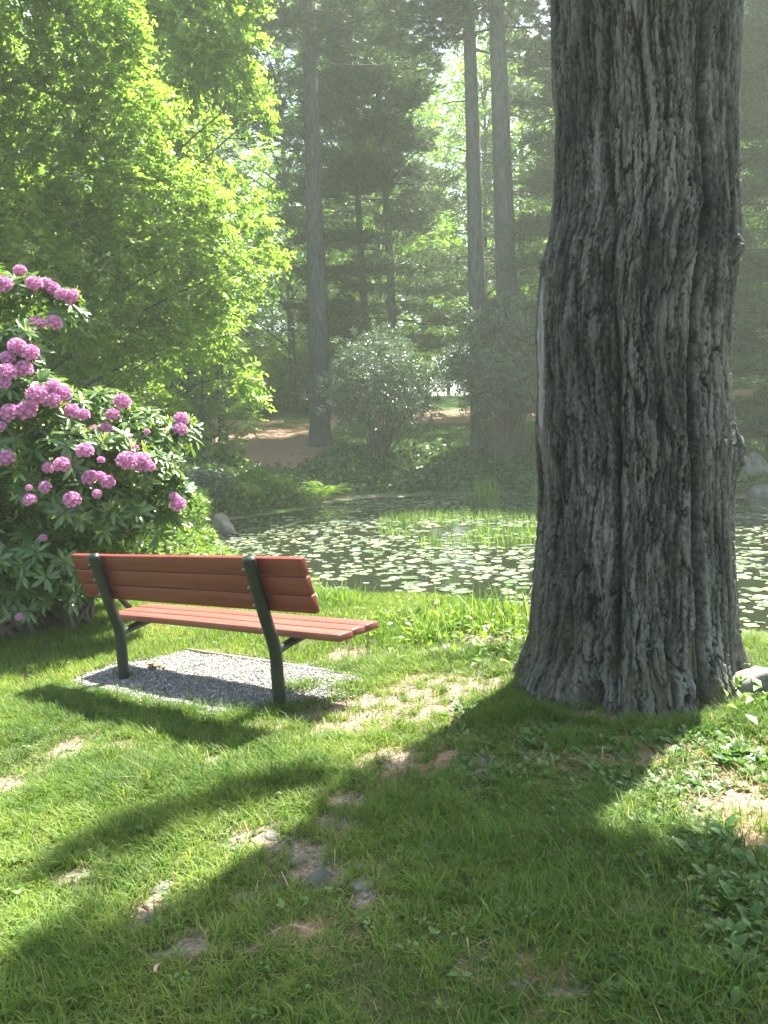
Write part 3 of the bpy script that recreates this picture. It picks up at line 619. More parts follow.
# dead leaves blown over lawn, gravel and trunk foot
xx, yy = sample_view(700, 1.4, 8.5); k = (np.hypot(xx-1.45, yy-TY) > .6) & (sdist(xx, yy) > .2); xx, yy = xx[k], yy[k]; n = len(xx); T, TF = leaf_long(1, .5, .5, .6)
V, Fc, rn = scatter(T, TF, np.column_stack([xx, yy, ground(xx, yy)+rng.uniform(.01, .035, n)]), frames(rdir(n)*[1, 1, .3], rdir(n)*.5+[0, 0, 1]), rng.uniform(.012, .034, n), rng.random(n))
tag(mesh_obj('leaf_litter', V, Fc, M['litter'], rnd=rn), 'small dead brown leaves scattered over the lawn', 'dead leaves', kind='stuff')

# ------------------------------------------------------------------ rocks
def rock(name, px, py, sz, label, mat='rock', seed=0, sink=.3, cat='rock', pos=None):
    c = hit(px, py) if pos is None else pos
    u = np.linspace(0, PI, 22); v = np.arange(32)*2*PI/32; U, Vv = np.meshgrid(u, v, indexing='ij'); d = np.stack([np.sin(U)*np.cos(Vv), np.sin(U)*np.sin(Vv), np.cos(U)], -1).reshape(-1, 3)
    # cut by a few random planes, then roughened
    r_ = np.random.default_rng(seed+100); pl = norm(r_.normal(size=(11, 3))); k = np.full(len(d), 1.)
    for p_ in pl: dd = d@p_; k = np.minimum(k, np.where(dd > .05, r_.uniform(.62, .9)/np.maximum(dd, .05), 9))
    k = k*(1+.10*noise3(d*2.3, seed)+.05*noise3(d*6, seed+1)+.02*noise3(d*17, seed+2)); V = d*k[:, None]*np.array(sz)
    V[:, 2] -= sz[2]*(.35 if sz[0] < .12 else -.1)
    I = np.arange(22*32).reshape(22, 32); J = np.roll(I, -1, 1); Q = np.stack([I[:-1], I[1:], J[1:], J[:-1]], -1).reshape(-1, 4)
    o = mesh_obj(name, V, None, M[mat], quads=Q, smooth=False); o.location = (c[0], c[1], gz(c[0], c[1])); o.rotation_euler = (0, 0, r_.random()*6); o.data.shade_smooth() if hasattr(o.data, 'shade_smooth') else None
    return tag(o, label, cat)
rock('boulder', 219, 532, (.42, .36, .36), 'pale rounded boulder at the left end of the pond behind the bench', seed=1, cat='boulder')
rock('boulder', 752, 482, (.95, .7, .85), 'large grey boulder on the far shore right of the old trunk', 'rock', 2, .2, 'boulder')
rock('boulder', 768, 497, (.5, .4, .45), 'smaller grey boulder at the right picture edge on the far shore', 'rock', 3, .2, 'boulder')
rock('rock', 756, 690, (.2, .13, .13), 'pale grey rock at the water edge right of the old trunk', seed=4)
rock('rock', 274, 836, (.055, .035, .028), 'grey stone poking out of the bare patch in the middle of the lawn', seed=5)
rock('rock', 298, 862, (.05, .035, .028), 'dark speckled stone at the edge of the tree shadow in the lawn', 'rock', 6)
rock('rock', 163, 889, (.028, .05, .022), 'narrow pale stone in the lower left lawn, upper of two', seed=7)
rock('rock', 152, 921, (.04, .03, .02), 'flat pale stone in the lower left lawn, lower of two', seed=8)
rock('rock', 259, 914, (.03, .03, .02), 'small whitish stone in the shaded lawn below the bare patch', seed=9)
rock('rock', 520, 757, (.07, .05, .045), 'dark stone among weeds left of the old tree foot', 'rock_dark', 10)
rock('rock', 485, 762, (.05, .035, .03), 'low grey stone in the shade left of the weeds', 'rock_dark', 11)
rock('rock', 416, 772, (.04, .03, .022), 'little grey stone on the border of the tree shade', seed=12)
rock('rock', 718, 936, (.032, .06, .022), 'bright pale stone among weeds at lower right', seed=13)
rock('rock', 764, 851, (.035, .03, .03), 'white stone among big weeds at the right edge', seed=14)
rock('rock', 322, 878, (.075, .05, .02), 'flat dark stone slab flush with the soil in mid lawn', 'rock_dark', 15)
rock('rock', 362, 885, (.05, .045, .02), 'flat grey stone flush with the soil right of the slab', 'rock', 16)
rock('rock', 288, 722, (.09, .05, .012), 'thin flat stone lying on the bare soil below the right bench post', 'rock', 17)
rock('rock', 236, 540, (.22, .18, .16), 'dark stone beside the pale boulder on the left shore', 'rock_dark', 18)
rock('rock', 262, 524, (.2, .16, .13), 'low grey stone on the muddy shore left of the fern', 'rock_dark', 19)
# crumbs of soil and grit on the worn ground
xx, yy = sample_view(120000, 1.3, 8); k = rng.random(len(xx)) < .5*blobmask(BB, xx, yy)**1.5+.004; xx, yy = xx[k], yy[k]; n = len(xx)
V, Fc, rn = scatter(OC, OF, np.column_stack([xx, yy, ground(xx, yy)+.002]), frames(rdir(n), rdir(n)), rng.uniform(.5, 1.4, (n, 3))*np.exp(rng.normal(-5.7, .5, (n, 1))), rng.random(n)*.8)
tag(mesh_obj('grit', V, Fc, M['gravel'], rnd=rn), 'loose grit and crumbs lying on the worn bare soil', 'grit', kind='stuff')
# dry leaf on the gravel
c = hit(155, 671); LLv, LLf = leaf_long(.085, .045, .2, .5); parts = []
for k in range(5): parts.append(scatter(LLv, LLf, np.array([[c[0]+.03*k-.05, c[1]+.02*(k % 2), c[2]+.025]]), frames(np.array([[math.cos(k*1.3), math.sin(k*1.3), .25]]), np.array([[.1*k, 0, 1.]])), [.8+.1*k], np.array([.2+.1*k])))
V, Fc, rn = join(parts); tag(mesh_obj('dried_leaf', V, Fc, M['litter'], rnd=rn), 'curled brown dried leaf on the gravel by the left bench post', 'leaf')

# ------------------------------------------------------------------ lily pads
def pad_mesh(nv=18):
    a_ = np.linspace(.18, 2*PI-.18, nv); V = [(0, 0, 0.0)]+[(math.cos(t)*.55, math.sin(t)*.55, 0) for t in a_]+[(math.cos(t), math.sin(t), .03+.05*math.sin(3*t)) for t in a_]
    Fc = [(0, i, i+1) for i in range(1, nv)]
    for i in range(1, nv): Fc += [(i, nv+i, nv+i+1), (i, nv+i+1, i+1)]
    return np.array(V), np.array(Fc)
PV, PF = pad_mesh()
n = 24000; qx = rng.uniform(-4.5, 20, n); qy = rng.uniform(5, 26, n); sd = sdist(qx, qy)
dens = .75+1.3*fbm2(qx, qy, .33, 90)+1.2*noise2(qx, qy, 1.1, 92)
dens = np.where(qy > 18, dens*.8, dens); dens = np.where((qx > 5) & (qy > 9), dens*.6, dens)+np.where((qx > 2) & (qy < 10.5), .6, 0)
k = (sd < -.12) & (rng.random(n) < dens) & (np.abs(qx) < qy*.56+2.5); qx, qy = qx[k], qy[k]
sz = np.clip(np.exp(rng.normal(-2.6, .38, len(qx))), .03, .15); kept = []; cell = {}
for i in range(len(qx)):
    g_ = (int(qx[i]//.3), int(qy[i]//.3)); ok = True
    for a in (-1, 0, 1):
        for b in (-1, 0, 1):
            for j in cell.get((g_[0]+a, g_[1]+b), ()):
                if (qx[i]-qx[j])**2+(qy[i]-qy[j])**2 < ((sz[i]+sz[j])*.76)**2: ok = False
    if ok: kept.append(i); cell.setdefault(g_, []).append(i)
kept = np.array(kept); kept = kept[np.argsort(qy[kept]/sz[kept])]
tilt = rng.normal(0, .045, (len(qx), 3)); tilt[:, 2] = 1
protos = []
for c_ in range(6):
    me = mesh_obj('lily_pad', PV, PF, M['pad'], rnd=np.full(len(PV), (c_+.5)/6), smooth=True); protos.append(me)
npad = 0
def in_view(x_, y_):
    v = np.array([x_, y_, WATER_Z-CH]); z_ = v@fw; return z_ > 0 and abs(v@RV)/z_*F < 380 and not (x_ > y_*.185+.1 and x_ < y_*.455) and not (x_ < -.07*y_ and y_ < 11.5)
ind, rest = [], []
for i in kept: (ind if (len(ind) < 300 and in_view(qx[i], qy[i])) else rest).append(i)
for j, i in enumerate(ind):
    o = protos[j] if j < 6 else protos[j % 6].copy()
    if j >= 6: COL.objects.link(o)
    R = frames(np.array([[math.cos(i), math.sin(i), 0]]), norm(tilt[i:i+1]))[0]; mw = Matrix(R.tolist()).to_4x4(); mw.translation = (qx[i], qy[i], WATER_Z+.008)
    o.matrix_world = mw @ Matrix.Diagonal((sz[i], sz[i], sz[i], 1))
    tag(o, 'round green lily pad floating on the pond among its many alike neighbours', 'lily pad', 'lily pads floating on the pond')
rest = np.array(rest); a_ = rest.astype(float)
V, Fc, rn = scatter(PV, PF, np.column_stack([qx[rest], qy[rest], np.full(len(rest), WATER_Z+.008)]), frames(np.stack([np.cos(a_), np.sin(a_), a_*0], 1), norm(tilt[rest])), sz[rest], rng.random(len(rest)))
tag(mesh_obj('distant_lily_pads', V, Fc, M['pad'], rnd=rn, smooth=True), 'mass of small lily pads covering the farther pond', 'lily pads', kind='stuff')

# ------------------------------------------------------------------ plants along the shore
def tuft(name, px, py, h, w, n, label, mat='marsh', pos=None, bw=.012, lean=.5, rmean=.5, cat='grass tuft'):
    c = hit(px, py) if pos is None else pos; r_ = np.random.default_rng(int(px*7+py)); zb = max(gz(c[0], c[1]), WATER_Z)
    parts = []; a_ = r_.random(n)*2*PI; l = h*r_.uniform(.5, 1.05, n); W_ = bw*r_.uniform(.6, 1.1, n); bx_ = r_.normal(0, w*.4, n); by_ = r_.normal(0, w*.4, n); ln = lean*r_.random(n)
    V = np.empty((n, 7, 3)); dx, dy = np.cos(a_), np.sin(a_)
    for k, (t, ww) in enumerate(((0, 1), (0, -1), (.4, .9), (.4, -.9), (.75, .6), (.75, -.6), (1, 0))):
        b_ = ln*t*t*l; V[:, k, 0] = bx_+dx*b_-dy*ww*W_/2; V[:, k, 1] = by_+dy*b_+dx*ww*W_/2; V[:, k, 2] = -.03+l*t*(1-.4*ln*t)
    TF = np.array([(0, 1, 3), (0, 3, 2), (2, 3, 5), (2, 5, 4), (4, 5, 6)]); Fc = (TF[None]+(np.arange(n)*7)[:, None, None]).reshape(-1, 3)
    o = mesh_obj(name, V.reshape(-1, 3), Fc, M[mat], rnd=np.repeat(np.clip(r_.normal(rmean, .22, n), 0, 1), 7)); o.location = (c[0], c[1], zb)
    return tag(o, label, cat)
tuft('reed_clump', 484, 506, .95, .5, 170, 'bright green reed clump standing in the far shallows', bw=.03, cat='reeds')
tuft('reed_clump', 545, 500, .7, .3, 60, 'small reed clump at the left flank of the old trunk', bw=.03, cat='reeds')
for (px, py, h, w, n, lb) in [(462, 632, .42, .28, 120, 'tall grass tuft on the near shore, left of the tallest one'), (500, 628, .5, .3, 140, 'tallest arching grass tuft on the near shore beside the old trunk'), (430, 640, .32, .25, 90, 'low grass tuft on the near shore right of the bench seat'),
                              (405, 622, .25, .22, 70, 'short grass tuft right behind the bench seat end'), (530, 640, .3, .2, 80, 'grass tuft on the near shore touching the old trunk edge'), (340, 604, .3, .3, 90, 'grass tuft seen just above the bench seat near its right end'), (310, 590, .3, .3, 80, 'grass tuft at the shore right behind the backrest corner')]:
    tuft('grass_tuft', px, py, h, w, n, lb, bw=.009, lean=.9)
# sparse pond grass
parts = []; c0, c1 = hit(400, 545), hit(525, 520)
xx = rng.uniform(c0[0]-.4, c1[0]+1.6, 3200); yy = rng.uniform(c0[1]-.6, c1[1]+1.5, 3200); k = noise2(xx, yy, .8, 12) > -.05; xx, yy = xx[k], yy[k]; n = len(xx)
V, Fc, rn = blades(xx, yy, rng.uniform(.12, .3, n), rng.uniform(.008, .014, n), rng.random(n)*.6, .5); V[:, 2] += np.repeat(WATER_Z-ground(xx, yy), 5)
tag(mesh_obj('pond_grass', V, Fc, M['marsh'], rnd=rn), 'thin green grass rising through the middle of the pond', 'pond grass', kind='stuff')
# low marsh leaves along the near and left shore
parts = []
n = 800; xx = rng.uniform(-5.5, 8, n); yy = rng.uniform(5.5, 20, n); sd = sdist(xx, yy); k = (sd > -.5) & (sd < .9) & (yy < 15) & (rng.random(n) < .55+.6*noise2(xx, yy, .8, 14)); xx, yy = xx[k], yy[k]
v_, f_, r_ = rosettes(xx, yy, rng.uniform(.04, .11, len(xx)), (3, 6), .5, el=(.3, 1.2)); parts.append((v_, f_, r_))
V, Fc, rn = join(parts); V[:, 2] = np.maximum(V[:, 2], WATER_Z+.01)
tag(mesh_obj('marsh_plants', V, Fc, M['marsh'], rnd=rn, smooth=True), 'low bright marsh leaves crowding the near shoreline', 'marsh plants', kind='stuff')
# leafy weeds behind the bench at left and on the far bank
def cover(name, lst, mat, label, cat, size=(.05, .09), hmax=.4):
    P_, D_, S_, R_ = [], [], [], []
    for (px, py, wx, wy, n, hh) in lst:
        c = hit(px, py); x_ = c[0]+rng.normal(0, wx*.5, n); y_ = c[1]+rng.normal(0, wy*.5, n); sd = sdist(x_, y_); k = sd > .0; x_, y_ = x_[k], y_[k]
        z_ = ground(x_, y_)+hh*rng.random(len(x_))*np.exp(-((x_-c[0])/wx)**2)
        P_.append(np.stack([x_, y_, z_], 1)); D_.append(rdir(len(x_))*[1, 1, .6]+[0, 0, .2]); S_.append(rng.uniform(size[0], size[1], len(x_))*(max(c[1], 6)/12)**.5); R_.append(np.clip(rng.normal(.5, .25, len(x_)), 0, 1))
    P_, D_, S_, R_ = map(np.concatenate, (P_, D_, S_, R_)); T, TF = leaf_t(1, .5)
    v_, f_, r_ = scatter(T, TF, P_, frames(D_, rdir(len(P_))*.7+[0, 0, 1]), S_, R_)
    return tag(mesh_obj(name, v_, f_, M[mat], rnd=r_), label, cat, kind='stuff')
cover('shore_weeds', [(150, 552, 1.3, 1.2, 7000, .75), (190, 535, 1.0, 1.0, 6500, .95), (110, 560, 1.0, 1.0, 5000, .8), (215, 550, .8, .6, 2500, .4), (240, 512, 1., .8, 4000, .8), (275, 508, 1.2, .8, 4500, .9), (400, 628, .6, .6, 200, .12), (460, 636, .7, .7, 240, .15), (505, 645, .5, .6, 160, .14), (760, 700, .5, .5, 200, .1), (300, 505, .9, .7, 1800, .4), (230, 560, .8, .8, 1800, .25), (270, 565, .8, .8, 1500, .2)], 'marsh', 'leafy sunlit weeds crowding the left shore behind the bench', 'weeds', (.06, .12))
cover('ground_cover', [(330+22*i, 482-(i % 3)*5, 1.3, 1.5, 2600, .35) for i in range(10)]+[(560+26*i, 486, 1.6, 1.6, 1600, .4) for i in range(8)]+[(210, 490, 1.6, 2.0, 4500, .7), (160, 495, 2, 2, 4000, .9), (245, 487, 1, 1.5, 2000, .35)], 'cover', 'dark low ground cover on the shaded far bank', 'ground cover', (.10, .2))

# fern
def fern(px, py, h, label):
    c = hit(px, py); t = thing('fern', (c[0], c[1], c[2]), label, 'fern'); r_ = np.random.default_rng(5); parts = []
    T, TF = leaf_s(1, .3)
    for k in range(17):
        a_ = k*2.4; e0 = r_.uniform(.7, 1.3); P_ = []; p_ = np.zeros(3); e = e0
        for s_ in range(16):
            P_.append(p_.copy()); p_ = p_+h/13*np.array([math.cos(a_)*math.cos(e), math.sin(a_)*math.cos(e), math.sin(e)]); e -= .11
        P_ = np.array(P_); T_ = norm(np.gradient(P_, axis=0)); side = np.cross(T_, [0, 0, 1.]); side = norm(side)
        ln = .22*h*np.sin(np.linspace(.35, PI*.97, 16))
        for sg in (-1, 1): parts.append(scatter(T, TF, P_, frames(side*sg+T_*.35, np.tile([0, 0, 1.], (16, 1))), ln, r_.random(16)))
    V, Fc, rn = join(parts); mesh_obj('fronds', V, Fc, M['fern'], t, rnd=rn); return t
fern(325, 500, 1.05, 'bright green fern on the far bank below the rounded shrub')

# ------------------------------------------------------------------ trees
def stalks(P0, tips, r0_, r1_, bend=.25, n=7, seg=6, seed=0):
    r_ = np.random.default_rng(seed); out = []
    for a, b in zip(P0, tips):
        mid = (a+b)/2+r_.normal(0, bend*.3, 3)+[0, 0, bend*np.linalg.norm(b-a)*.3]; t = np.linspace(0, 1, n)[:, None]
        out.append(tube((1-t)**2*a+2*t*(1-t)*mid+t*t*b, np.linspace(r0_, r1_, n), seg))
    return out
def sprays(C, Dr, nl, Ls, leaf, seed, plane=.75, lsize=(.7, 1.15)):
    """leaves alternate along a thin twig at each C pointing Dr"""
    r_ = np.random.default_rng(seed); n = len(C); T, TF = leaf; Dr = norm(Dr); up = norm(np.tile([0, 0, 1.], (n, 1))*plane+rdir(n, r_)*(1-plane))
    sd_ = norm(np.cross(Dr, up)); t = np.linspace(.12, 1, nl)
    P_ = C[:, None]+Dr[:, None]*(t*1.)[None, :, None]*Ls[:, None, None]; P_[..., 2] -= (t**2)[None]*Ls[:, None]*.18
    sg = np.where(np.arange(nl) % 2, 1, -1)[None, :, None]
    D_ = sd_[:, None]*sg*1.0+Dr[:, None]*.65+r_.normal(0, .3, (n, nl, 3)); U_ = up[:, None]+r_.normal(0, .35, (n, nl, 3))
    base = np.clip(r_.normal(.45, .2, n), 0, 1)[:, None]+r_.normal(0, .15, (n, nl))
    return scatter(T, TF, P_.reshape(-1, 3), frames(D_.reshape(-1, 3), U_.reshape(-1, 3)), r_.uniform(*lsize, n*nl), np.clip(base, 0, 1).ravel())
def trunk_pts(h, lean=(0, 0), wob=.15, n=24, seed=0):
    r_ = np.random.default_rng(seed); t = np.linspace(0, 1, n); a = r_.random(4)*6
    return np.stack([lean[0]*t*h+wob*np.sin(t*5+a[0])*t, lean[1]*t*h+wob*np.sin(t*4+a[1])*t, t*h-.15], 1)
def leafy_tree(name, loc, h, r, cb, nc, per, leafsize, mat, label, seed, cat='tree', tr=.18, lean=(0, 0), group=None, clump=None, crc=None, flat=.6, stemmat='bark_far', spl=.5, plane=.6, limb=1):
    """tapered trunk, a limb to each bough, leaf sprays round each bough"""
    r_ = np.random.default_rng(seed); t = thing(name, loc, label, cat, group)
    tp = trunk_pts(h*.93, lean, .12, 24, seed); parts = [tube(tp, tr*np.linspace(1, .12, 24)**.8*np.where(np.arange(24) == 0, 1.35, 1), 12, seed, .06)]
    if clump is None:
        cl = []
        for k in range(nc):
            f = (k+.5)/nc; z_ = cb+(h-cb)*f**.9; a_ = k*2.399+r_.normal(0, .3); prof_ = math.sin(PI*min(max((z_-cb)/(h-cb)*.85+.12, 0), 1))**.7
            rr = r*prof_*r_.uniform(.45, 1.0); cl.append((math.cos(a_)*rr, math.sin(a_)*rr, z_, r*r_.uniform(.25, .42)))
        clump = np.array(cl)
    clump = np.asarray(clump, float); cc = clump[:, :3]
    st = []
    for c_ in cc:
        zz_ = max(min(c_[2]-np.hypot(c_[0], c_[1])*.6, h*.85), cb*.5); j = np.argmin(np.abs(tp[:, 2]-zz_)); st.append(tp[j])
    kk = slice(None, None, limb); parts += stalks(st[kk], cc[kk], tr*(.28 if limb == 1 else .16), .008, .3, seed=seed)
    V, Fc, _ = join(parts); mesh_obj('trunk', V, Fc, M[stemmat], t, smooth=True)
    Cs, Ds = [], []
    for c_ in clump:
        n = int(per*(c_[3]/np.mean(clump[:, 3]))**2); u = rdir(n, r_); rad = c_[3]*(.35+.65*r_.random((n, 1))**.5)
        Cs.append(c_[:3]+u*rad*[1, 1, flat]); Ds.append(u*[1, 1, .5]+norm(c_[:3]-[0, 0, c_[2]*.9])*.5+r_.normal(0, .3, (n, 3)))
    Cs, Ds = np.concatenate(Cs), np.concatenate(Ds); Ls = r_.uniform(.7, 1.2, len(Cs))*spl
    V, Fc, rn = sprays(Cs, Ds, 9, Ls, leaf_s(leafsize, leafsize*.6), seed, plane)
    mesh_obj('crown', V, Fc, M[mat], t, rnd=rn); return t

# left foreground-left tree: boughs laid where the photo's sunlit foliage is
def boughs(lst, base):
    out = []
    for px, py, Y, rpx in lst: p_ = at(px, py, Y); out.append((*(p_-base), rpx*Y/F))
    return np.array(out)
b0 = np.array([-6.4, 13.0, 0]); b0[2] = gz(b0[0], b0[1])
LB = []
r_ = np.random.default_rng(3)
edge = [(0, 138), (30, 128), (60, 160), (85, 135), (115, 190), (140, 165), (170, 215), (195, 190), (225, 262), (250, 245), (275, 272), (300, 240), (330, 240), (370, 195), (410, 150)]
for py in range(-25, 410, 34):
    xr = np.interp(max(py, 0), [e[0] for e in edge], [e[1] for e in edge])
    for px in np.arange(xr-24, -110, -44):
        rp = 20+14*r_.random(); LB.append((px-r_.random()*14, py+r_.normal(0, 9), 11.0+r_.normal(0, .35)+.004*max(px, 0)+.0045*py, rp))
leafy_tree('leafy_tree', b0, 10.5, 4, 1.5, 0, 118, .088, 'beech', 'bright sunlit broadleaf tree filling the upper left behind the pink rhododendron', 21, clump=boughs(LB, b0), tr=.2, flat=.85, spl=.26, plane=.6, limb=4)
# light fringe boughs of a second tree behind it
b1 = np.array([-6.6, 17.5, 0]); b1[2] = gz(b1[0], b1[1])
LB = [(150, 5, 19, 30), (185, 20, 19, 30), (215, 10, 19.5, 30), (235, 40, 19, 24), (190, 60, 19, 30), (225, 75, 19.3, 30), (245, 95, 19, 18), (170, 90, 19.5, 28), (250, 120, 19, 16), (150, 120, 20, 26), (195, 130, 20, 24), (230, -20, 19.5, 40), (170, -40, 19, 40), (130, 60, 20, 30), (245, 230, 19, 24), (265, 262, 19, 16), (230, 290, 19, 22), (240, 200, 20, 18), (200, 170, 20, 20), (110, 0, 20, 34), (90, -50, 20, 40), (215, 330, 19, 24), (230, 375, 18.5, 22), (245, 400, 18.5, 14), (190, 350, 19, 22), (160, 360, 19, 24)]
LB = [(a_, b_, c_-3.8, d_*.85) for a_, b_, c_, d_ in LB]
leafy_tree('leafy_tree', b1, 14, 4, 3, 0, 70, .13, 'beech', 'paler leafy tree behind the bright one, its tips reaching to the sky gap', 22, clump=boughs(LB, b1), tr=.24, flat=.75, spl=.35, plane=.5, limb=2)

# sapling with a crooked dark stem left of the brown needle floor
c = hit(207, 468); LB = [(205, 330, c[1], 22), (225, 350, c[1], 18), (190, 360, c[1], 18), (232, 385, c[1], 16), (185, 400, c[1], 16), (215, 300, c[1], 22), (240, 420, c[1]-.5, 14), (222, 440, c[1]-.8, 16), (190, 445, c[1]-.6, 16), (205, 410, c[1]+.4, 14), (212, 460, c[1]-1, 18), (180, 470, c[1]-1, 18), (236, 465, c[1]-1, 12)]
leafy_tree('sapling', c, 4.6, 2, 1, 0, 90, .12, 'beech', 'slender dark stemmed sapling with airy pale leaves left of the brown clearing', 23, clump=boughs(LB, c), tr=.07, flat=.9, spl=.4, lean=(-.04, 0))

# prototypes of forest trees
GR_B = 'broadleaf trees of the hazy wood'; GR_P = 'pines of the hazy wood'
def pine_tree(loc, h, cb, rad, tr, label, seed, lean=(0, 0), group=None, nb=50, tufts=150, wob=.15, name='pine_tree'):
    r_ = np.random.default_rng(seed); t = thing(name, loc, label, 'pine tree', group); tp = trunk_pts(h, lean, wob, 30, seed)
    parts = [tube(tp, tr*np.linspace(1, .1, 30)**.75*np.where(np.arange(30) == 0, 1.3, 1), 16, seed, .04)]; PC, PD = [], []
    for k in range(nb):
        f = k/nb; z_ = cb+(h-cb)*f+r_.normal(0, .2); a_ = k*2.399+r_.normal(0, .4); ln = rad*(1-f**1.6*.8)*r_.uniform(.55, 1.1); j = np.argmin(np.abs(tp[:, 2]-z_)); o_ = tp[j]
        d = np.array([math.cos(a_), math.sin(a_), 0]); tip = o_+d*ln+[0, 0, ln*r_.uniform(-.12, .18)]; tt = np.linspace(0, 1, 7)[:, None]; mid = (o_+tip)/2-[0, 0, .08*ln]
        parts.append(tube((1-tt)**2*o_+2*tt*(1-tt)*mid+tt*tt*tip, np.linspace(.05, .012, 7)*min(1, tr*3), 5))
        m_ = tufts; u = r_.uniform(.3, 1.03, m_); side = np.array([-d[1], d[0], 0]); sp = r_.normal(0, .26, m_)*ln*(1.1-u*.55)
        c_ = o_+(tip-o_)*u[:, None]+side*sp[:, None]; c_[:, 2] += r_.normal(0, .07, m_)+.05-.1*np.abs(sp)/max(ln, .1)
        PC.append(c_); PD.append(d*.8+side*np.sign(sp)[:, None]*.7+r_.normal(0, .25, (m_, 3))+[0, 0, .25])
    for k in range(14):
        z_ = r_.uniform(2.5, max(cb, 4)); j = np.argmin(np.abs(tp[:, 2]-z_)); a_ = r_.random()*6.28; l_ = r_.uniform(.35, 1.6); o_ = tp[j]; e_ = o_+np.array([math.cos(a_), math.sin(a_), r_.uniform(-.3, .2)])*(l_+tr); parts.append(tube(np.array([o_, (o_+e_)/2+[0, 0, .05], e_]), [.035, .022, .01], 5))
    V, Fc, _ = join(parts); mesh_obj('trunk', V, Fc, M['bark_pine'], t, smooth=True)
    PC, PD = np.concatenate(PC), norm(np.concatenate(PD)); n = len(PC); nb_ = 11; D_ = PD[:, None]+r_.normal(0, .5, (n, nb_, 3)); P_ = np.repeat(PC, nb_, 0)+PD.repeat(nb_, 0)*np.tile(np.linspace(0, .22, nb_), n)[:, None]
    T = np.array([(-.5, 0, 0), (.5, 0, 0), (.25, 1, .0)]); TF = np.array([(0, 1, 2)])
    m_ = n*nb_; V, Fc, rn = scatter(T, TF, P_, frames(D_.reshape(-1, 3), rdir(m_, r_)), np.column_stack([r_.uniform(.025, .05, m_), r_.uniform(.16, .3, m_), np.ones(m_)]), r_.random(m_))
    mesh_obj('crown', V, Fc, M['pine'], t, rnd=rn); return t

def place(px, py): return hit(px, py)
# named pines of the middle distance
c = place(321, 445); lean_to = lambda c, px, py: ((at(px, py, c[1])-c)[0]/(at(px, py, c[1])-c)[2], 0.)
pine_tree(c, 27, 14.5, 4.2, .43, 'tall bare grey pine trunk standing left of the rounded shrub', 31, lean_to(c, 307, 0), wob=.05)
c2 = place(481, 452); pine_tree(c2, 27, 15, 4.0, .38, 'straight pine trunk, left one of the close pair beside the old tree', 32, lean_to(c2, 469, 0), wob=.05)
c3 = place(513, 455); pine_tree(c3, 28, 15, 4.0, .47, 'thicker pine trunk, right one of the close pair beside the old tree', 33, lean_to(c3, 497, 0), wob=.05)
c4 = np.array(place(398, 432)); pine_tree(c4, 22, 3.6, 4.8, .24, 'dark layered pine with low spreading boughs in the centre of the wood', 34, lean_to(c4, 374, 0), nb=80, tufts=240)
c5 = place(186, 462); pine_tree(c5, 24, 13, 4, .36, 'stout dark pine trunk left of the crooked sapling', 35, (0, 0), wob=.05)
c6 = place(224, 448); pine_tree(c6, 22, 12, 3.6, .2, 'thinner pine trunk just right of the crooked sapling', 36, (-.01, 0))
c7 = place(165, 455); pine_tree(c7, 15, 7, 2.5, .09, 'thin young pine stem behind the top of the rhododendron', 37, (-.02, 0), nb=30)
c8 = place(372, 430); pine_tree(c8, 23, 11, 3.6, .22, 'slim leaning pine just left of the layered pine', 38, (-.03, 0))
c9 = np.array(place(560, 470)); pine_tree(np.array([8.3, 30, gz(8.3, 30)]), 20, 3.2, 4.4, .26, 'dark full pine behind the left flank of the old trunk', 39, nb=80, tufts=190)
pine_tree(np.array([13.2, 25.5, gz(13.2, 25.5)]), 19, .8, 5.0, .25, 'dense dark evergreen right of the old trunk', 40, nb=110, tufts=220)
pine_tree(np.array([-13.5, 24, gz(-13.5, 24)]), 18, 1.5, 5.0, .25, 'dark evergreen deep behind the rhododendron', 41, nb=80, tufts=190)
c10 = place(262, 440); pine_tree(np.array([-10.6, 40, gz(-10.6, 40)]), 13.5, 2.6, 3.6, .2, 'small dark pine below the white sky gap', 42, nb=60, tufts=150)

# prototype broadleaf trees and pines, repeated through the wood
proto = [leafy_tree('forest_tree', (-10, 38, gz(-10, 38)), 19, 5.2, 2.5, 46, 38, .23, 'maple', 'hazy broadleaf tree at the left of the wood', 51, tr=.2, group=GR_B, spl=.8),
         leafy_tree('forest_tree', (6.5, 48, gz(6.5, 48)), 22, 5.5, 4, 50, 40, .23, 'maple', 'hazy broadleaf tree in the middle of the wood', 52, tr=.24, group=GR_B, spl=.8),
         leafy_tree('forest_tree', (12, 38, gz(12, 38)), 16, 4.6, 1.6, 42, 38, .22, 'maple', 'hazy broadleaf tree at the right of the wood', 53, tr=.18, group=GR_B, spl=.7)]
pproto = [pine_tree((-3.2, 46, gz(-3.2, 46)), 25, 10, 4.2, .28, 'far pine standing in the haze of the wood', 54, group=GR_P, nb=56, tufts=130),
          pine_tree((8.5, 47, gz(8.5, 47)), 24, 5, 4.4, .26, 'far pine standing in the haze of the wood', 55, group=GR_P, nb=64, tufts=130)]
for q_ in proto: q_['label'] = 'leafy broadleaf tree fading into the haze of the far wood'
r_ = np.random.default_rng(9); spots = [(-10, 38), (6.5, 48), (12, 38), (-3.2, 46), (8.5, 47)]
def gap(x_, y_):    # the hole in the canopy that shows white sky, and the aisle under it
    px_ = CX+F*x_/y_; return 236 < px_ < 276
tries = 0; cnt = 0
